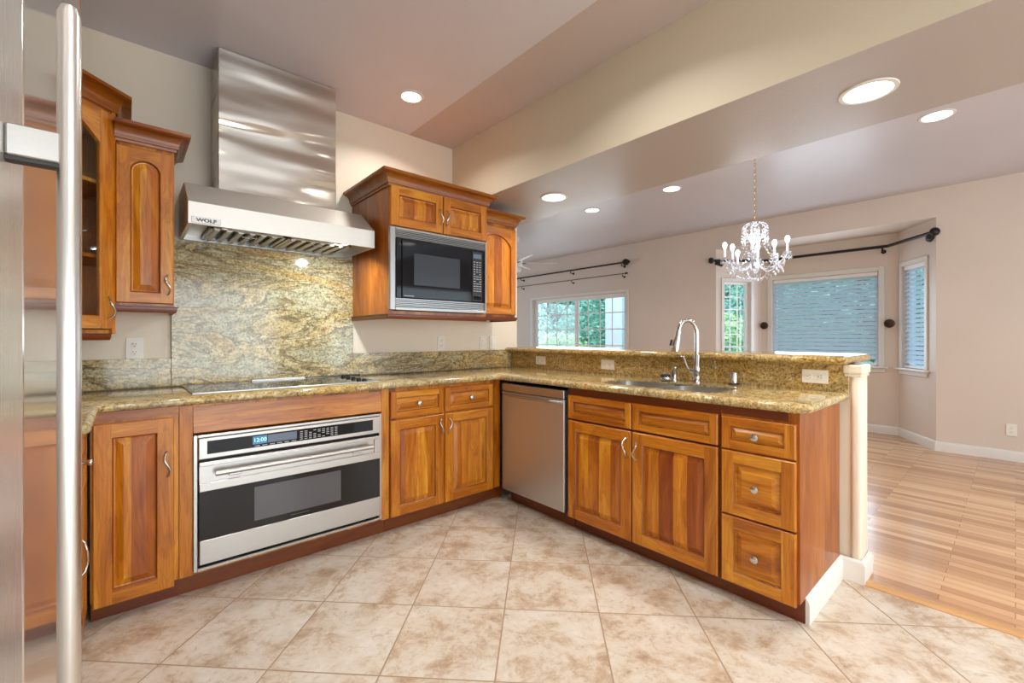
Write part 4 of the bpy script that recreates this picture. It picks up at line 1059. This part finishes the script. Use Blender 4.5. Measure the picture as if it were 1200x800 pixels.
downlight('recessed light in the dining ceiling left of the chandelier', 4.273, 2.358, CEIL, .080, K_DOWN)
downlight('smallest recessed light in the dining ceiling, farthest left', 4.267, 3.39, CEIL, .080, K_DOWN)
for x, y in ((.45, 1.75), (1.378, 1.15), (.35, -.1), (.35, -1.5), (1.378, -1.0), (2.39, -1.45)):  # unseen lamps added for fill and for streaks on the duct
    downlight('added recessed light in the kitchen ceiling, out of view', x, y, CEIL if x < 2 else SOF, .062, K_DOWN * 1.1)

# ================================================================== CHANDELIER
CX, CY = 3.95, 1.432
t = thing('chandelier', 'lit crystal chandelier hanging on a brass chain over the dining area', 'chandelier', (CX, CY, 0))
ztop, zbot = 2.13, 1.61
bm = B(); lathe(bm, [(.002, CEIL - .03), (.05, CEIL - .022), (.06, CEIL - .001)], n=20); mk('canopy', bm, 'brass', t, 50)
bm = B(); z = ztop + .01; k = 0
while z < CEIL - .04:
    pts = []
    for j in range(10):
        a = 2 * PI * j / 10; u = .0085 * math.cos(a); v = .0165 * math.sin(a)
        pts.append((u if k % 2 else 0, 0 if k % 2 else u, z + .0165 + v))
    tube(bm, pts, .0024, 5, closed=True); z += .0255; k += 1
mk('chain', bm, 'brass', t, 60)
bm = B(); lathe(bm, [(.004, ztop + .012), (.012, ztop), (.010, ztop - .04), (.026, ztop - .06), (.012, ztop - .09), (.018, ztop - .16), (.034, ztop - .21), (.016, ztop - .25), (.030, ztop - .30), (.048, ztop - .34), (.040, ztop - .38), (.014, ztop - .42), (.022, ztop - .445), (.003, ztop - .47)], n=16); mk('stem', bm, 'crystal', t)
def bead(bm, c, r, h=None, n=6):
    h = h or r; c = Vector(c); top = bm.verts.new(c + Vector((0, 0, h))); bot = bm.verts.new(c - Vector((0, 0, h)))
    ring = [bm.verts.new(c + Vector((r * math.cos(2 * PI * k / n), r * math.sin(2 * PI * k / n), h * .25))) for k in range(n)]
    for k in range(n): bm.faces.new((top, ring[k], ring[(k + 1) % n])); bm.faces.new((bot, ring[(k + 1) % n], ring[k]))
NA = 8
for i in range(NA):
    a = 2 * PI * i / NA + .25; c, s = math.cos(a), math.sin(a)
    R = .255 if i % 2 == 0 else .235; zc = ztop - .27 if i % 2 == 0 else ztop - .32
    bm = B(); pts = []
    for k in range(11):
        u = k / 10; pts.append((c * (.02 + (R - .02) * u), s * (.02 + (R - .02) * u), ztop - .33 - .075 * math.sin(PI * u * .95) + (zc - ztop + .33) * u))
    tube(bm, pts, .0055, 7); ar = mk('arm', bm, 'crystal', t, 60)
    ex, ey = c * R, s * R
    bm = B(); lathe(bm, [(.006, zc - .012), (.030, zc - .002), (.036, zc + .006), (.030, zc + .004), (.010, zc + .006)], (ex, ey, 0), n=14); mk('drip_pan', bm, 'crystal', ar)
    bm = B(); lathe(bm, [(.0095, zc + .006), (.0095, zc + .072), (.006, zc + .074)], (ex, ey, 0), n=12); mk('candle_sleeve', bm, 'candle', ar, 50)
    if i != 7:
        bm = B(); lathe(bm, [(.006, zc + .075), (.013, zc + .086), (.0195, zc + .104), (.0195, zc + .116), (.013, zc + .130), (.003, zc + .136)], (ex, ey, 0), n=14); mk('bulb', bm, 'bulb', ar, 60)
    bm = B()
    for j in range(6):
        b = 2 * PI * j / 6; bead(bm, (ex + .032 * math.cos(b), ey + .032 * math.sin(b), zc - .016), .0065, .009); bead(bm, (ex + .032 * math.cos(b), ey + .032 * math.sin(b), zc - .042), .009, .018)
    mk('crystal_drops', bm, 'crystal', ar)
# swags between arms, upper crown of drops, lower basket
for i in range(NA):
    a0 = 2 * PI * i / NA + .25; a1 = a0 + 2 * PI / NA; R = .235
    bm = B()
    for k in range(9):
        u = k / 8; a = a0 + (a1 - a0) * u; bead(bm, (R * math.cos(a), R * math.sin(a), ztop - .315 - .055 * math.sin(PI * u)), .0085, .011)
    bead(bm, (R * math.cos((a0 + a1) / 2), R * math.sin((a0 + a1) / 2), ztop - .405), .011, .024)
    mk('crystal_swag', bm, 'crystal', t)
    bm = B()
    for k in range(12):
        u = k / 11; rr = .095 * (1 - u) + .235 * u - .05 * math.sin(PI * u); bead(bm, (rr * math.cos(a0), rr * math.sin(a0), ztop - .045 - .27 * u - .03 * math.sin(PI * u)), .0075, .0095)
    mk('crystal_strand', bm, 'crystal', t)
    bm = B()
    for k in range(8):
        u = k / 7; rr = .20 * math.cos(u * PI / 2) + .015; am = (a0 + a1) / 2; bead(bm, (rr * math.cos(am), rr * math.sin(am), ztop - .36 - .115 * math.sin(u * PI / 2)), .009, .014)
    mk('basket_strand', bm, 'crystal', t)
for i in range(10):
    a = 2 * PI * i / 10; c, s = math.cos(a), math.sin(a); bm = B()
    tube(bm, [(c * .012, s * .012, ztop - .03), (c * .05, s * .05, ztop + .002), (c * .085, s * .085, ztop - .012), (c * .105, s * .105, ztop - .04)], .0035, 6)
    for k in range(5): bead(bm, (c * .105, s * .105, ztop - .052 - .024 * k), .008 + (.003 if k == 4 else 0), .011 + (.010 if k == 4 else 0))
    for k in range(6): u = k / 5; bead(bm, (c * (.105 - .06 * u), s * (.105 - .06 * u), ztop - .05 - .10 * u), .0075, .010)
    mk('crown_spray', bm, 'crystal', t)
lm = bpy.data.lights.new('chandelier_glow', 'POINT'); lm.energy = 5; lm.color = (.86, .93, 1); lm.shadow_soft_size = .16
lo = bpy.data.objects.new('chandelier_glow', lm); COL.objects.link(lo); lo.parent = t; lo.location = (0, 0, ztop - .14)

t.scale = (.9, .9, 1)
# ================================================================== CEILING FAN
t = thing('ceiling_fan', 'white ceiling fan in the far living area, blades showing past the wall end', 'ceiling fan', (4.56, 5.12, 0))
bm = B(); lathe(bm, [(.06, CEIL - .001), (.05, CEIL - .05), (.014, CEIL - .07), (.014, 2.42), (.10, 2.40), (.115, 2.34), (.10, 2.29), (.05, 2.27), (.09, 2.24), (.08, 2.19), (.01, 2.17)], n=24); mk('motor', bm, 'white_paint', t, 40)
for k in range(5):
    a = 2 * PI * k / 5 - .74
    bm = B(); poly_prism(bm, rounded([(.16, -.05), (.66, -.07), (.66, .07), (.16, .05)], [.0, .05, .05, 0], 5), -.004, .004)
    bmesh.ops.rotate(bm, verts=bm.verts[:], cent=(0, 0, 0), matrix=Matrix.Rotation(.32, 3, 'X')); q = mk('blade', bm, 'white_paint', t); q.location = (0, 0, 2.325); q.rotation_euler = (0, 0, a)
    bm = B(); box(bm, .095, .20, -.014, .014, -.012, -.006, .002); mk('blade_arm', bm, 'bronze', q)

# ================================================================== OUTSIDE
bm = B(); box(bm, 6.46, 30, -12, 22, -.35, -.25); tag(mk('lawn', bm, 'lawn'), kind='structure')
t = thing('porch_post', 'square white porch post outside the sliding window', 'porch post', (8.3, 5.92, -.25), math.radians(18))
bm = B(); box(bm, -.19, .19, -.19, .19, 0, 3.2, .01); mk('post', bm, 'white_wall', t)
bm = B(); box(bm, -.22, .22, -.22, .22, 0, .12, .01); mk('base', bm, 'white_wall', t)
def tree(name, label, x, y, zc, rx, rz, n, leaf, lm_, trunk=True, seed=1):
    rnd = random.Random(seed); t = thing(name, label, 'tree' if trunk else 'shrub', (x, y, -.25))
    bm = B()
    for _ in range(n):
        while True:
            p = Vector((rnd.uniform(-1, 1), rnd.uniform(-1, 1), rnd.uniform(-1, 1)))
            if .35 < p.length < 1: break
        q = Vector((p.x * rx, p.y * rx, zc + p.z * rz)); u = Vector((rnd.gauss(0, 1), rnd.gauss(0, 1), rnd.gauss(0, 1))).normalized(); v = u.orthogonal().normalized(); s = leaf * rnd.uniform(.6, 1.4)
        vs = [bm.verts.new(q + u * s), bm.verts.new(q + v * s * .45), bm.verts.new(q - u * s), bm.verts.new(q - v * s * .45)]; bm.faces.new(vs)
    mk('foliage', bm, lm_, t)
    bm = B(); tube(bm, [(0, 0, 0), (.03, .02, zc * .5), (-.02, .03, zc), (.02, 0, zc + rz * .6)], [.10, .085, .06, .02] if trunk else [.03, .025, .02, .01], 9); mk('trunk', bm, 'bark', t, 60)
    if trunk:
        for k in range(4):
            a = k * 1.7; bm = B(); tube(bm, [(0, 0, zc * .8), (math.cos(a) * rx * .4, math.sin(a) * rx * .4, zc + rz * .1), (math.cos(a) * rx * .75, math.sin(a) * rx * .75, zc + rz * .45)], [.045, .03, .012], 7); mk('branch', bm, 'bark', t, 60)
tree('garden_tree', 'blue-green tree outside seen at the left of the sliding window', 11.5, 10.8, 2.4, 1.45, 2.3, 4200, .08, 'leaf1', seed=3)
tree('garden_tree', 'leafy tree outside seen through the middle of the sliding window', 11.3, 7.9, 2.2, 1.35, 2.2, 4200, .08, 'leaf1', seed=4)
tree('garden_shrub', 'yellow-green bush low outside the sliding window', 8.9, 8.2, .9, .9, .70, 2200, .06, 'leaf2', False, seed=5)
tree('garden_tree', 'green tree outside behind the left bay window', 10.2, 5.0, 2.0, 1.3, 2.0, 4200, .07, 'leaf1', seed=6)
tree('garden_shrub', 'bright bush outside behind the left bay window', 8.3, 3.5, 1.0, .6, .9, 2200, .05, 'leaf2', False, seed=7)
tree('garden_tree', 'green tree outside behind the wide blind', 12.0, 2.2, 2.3, 1.7, 2.2, 3600, .08, 'leaf1', seed=8)
tree('garden_tree', 'green tree outside behind the right bay window', 10.5, -.6, 2.2, 1.4, 2.1, 3200, .08, 'leaf1', seed=9)

rnd = random.Random(21); t = thing('garden_hedge', 'tall green hedge closing the garden behind the trees', 'hedge', (14.5, 5.0, -.25))
bm = B(); box(bm, -.3, .3, -9, 9, 0, 3.6, .2); mk('hedge_core', bm, 'leaf1', t)
bm = B()
for _ in range(9000):
    q = Vector((-.35 + rnd.gauss(0, .10), rnd.uniform(-9.1, 9.1), rnd.uniform(0, 3.9))); u = Vector((rnd.gauss(0, 1), rnd.gauss(0, 1), rnd.gauss(0, 1))).normalized(); v = u.orthogonal().normalized(); k = .10 * rnd.uniform(.6, 1.4)
    bm.faces.new([bm.verts.new(q + u * k), bm.verts.new(q + v * k * .5), bm.verts.new(q - u * k), bm.verts.new(q - v * k * .5)])
mk('foliage', bm, 'leaf1', t)
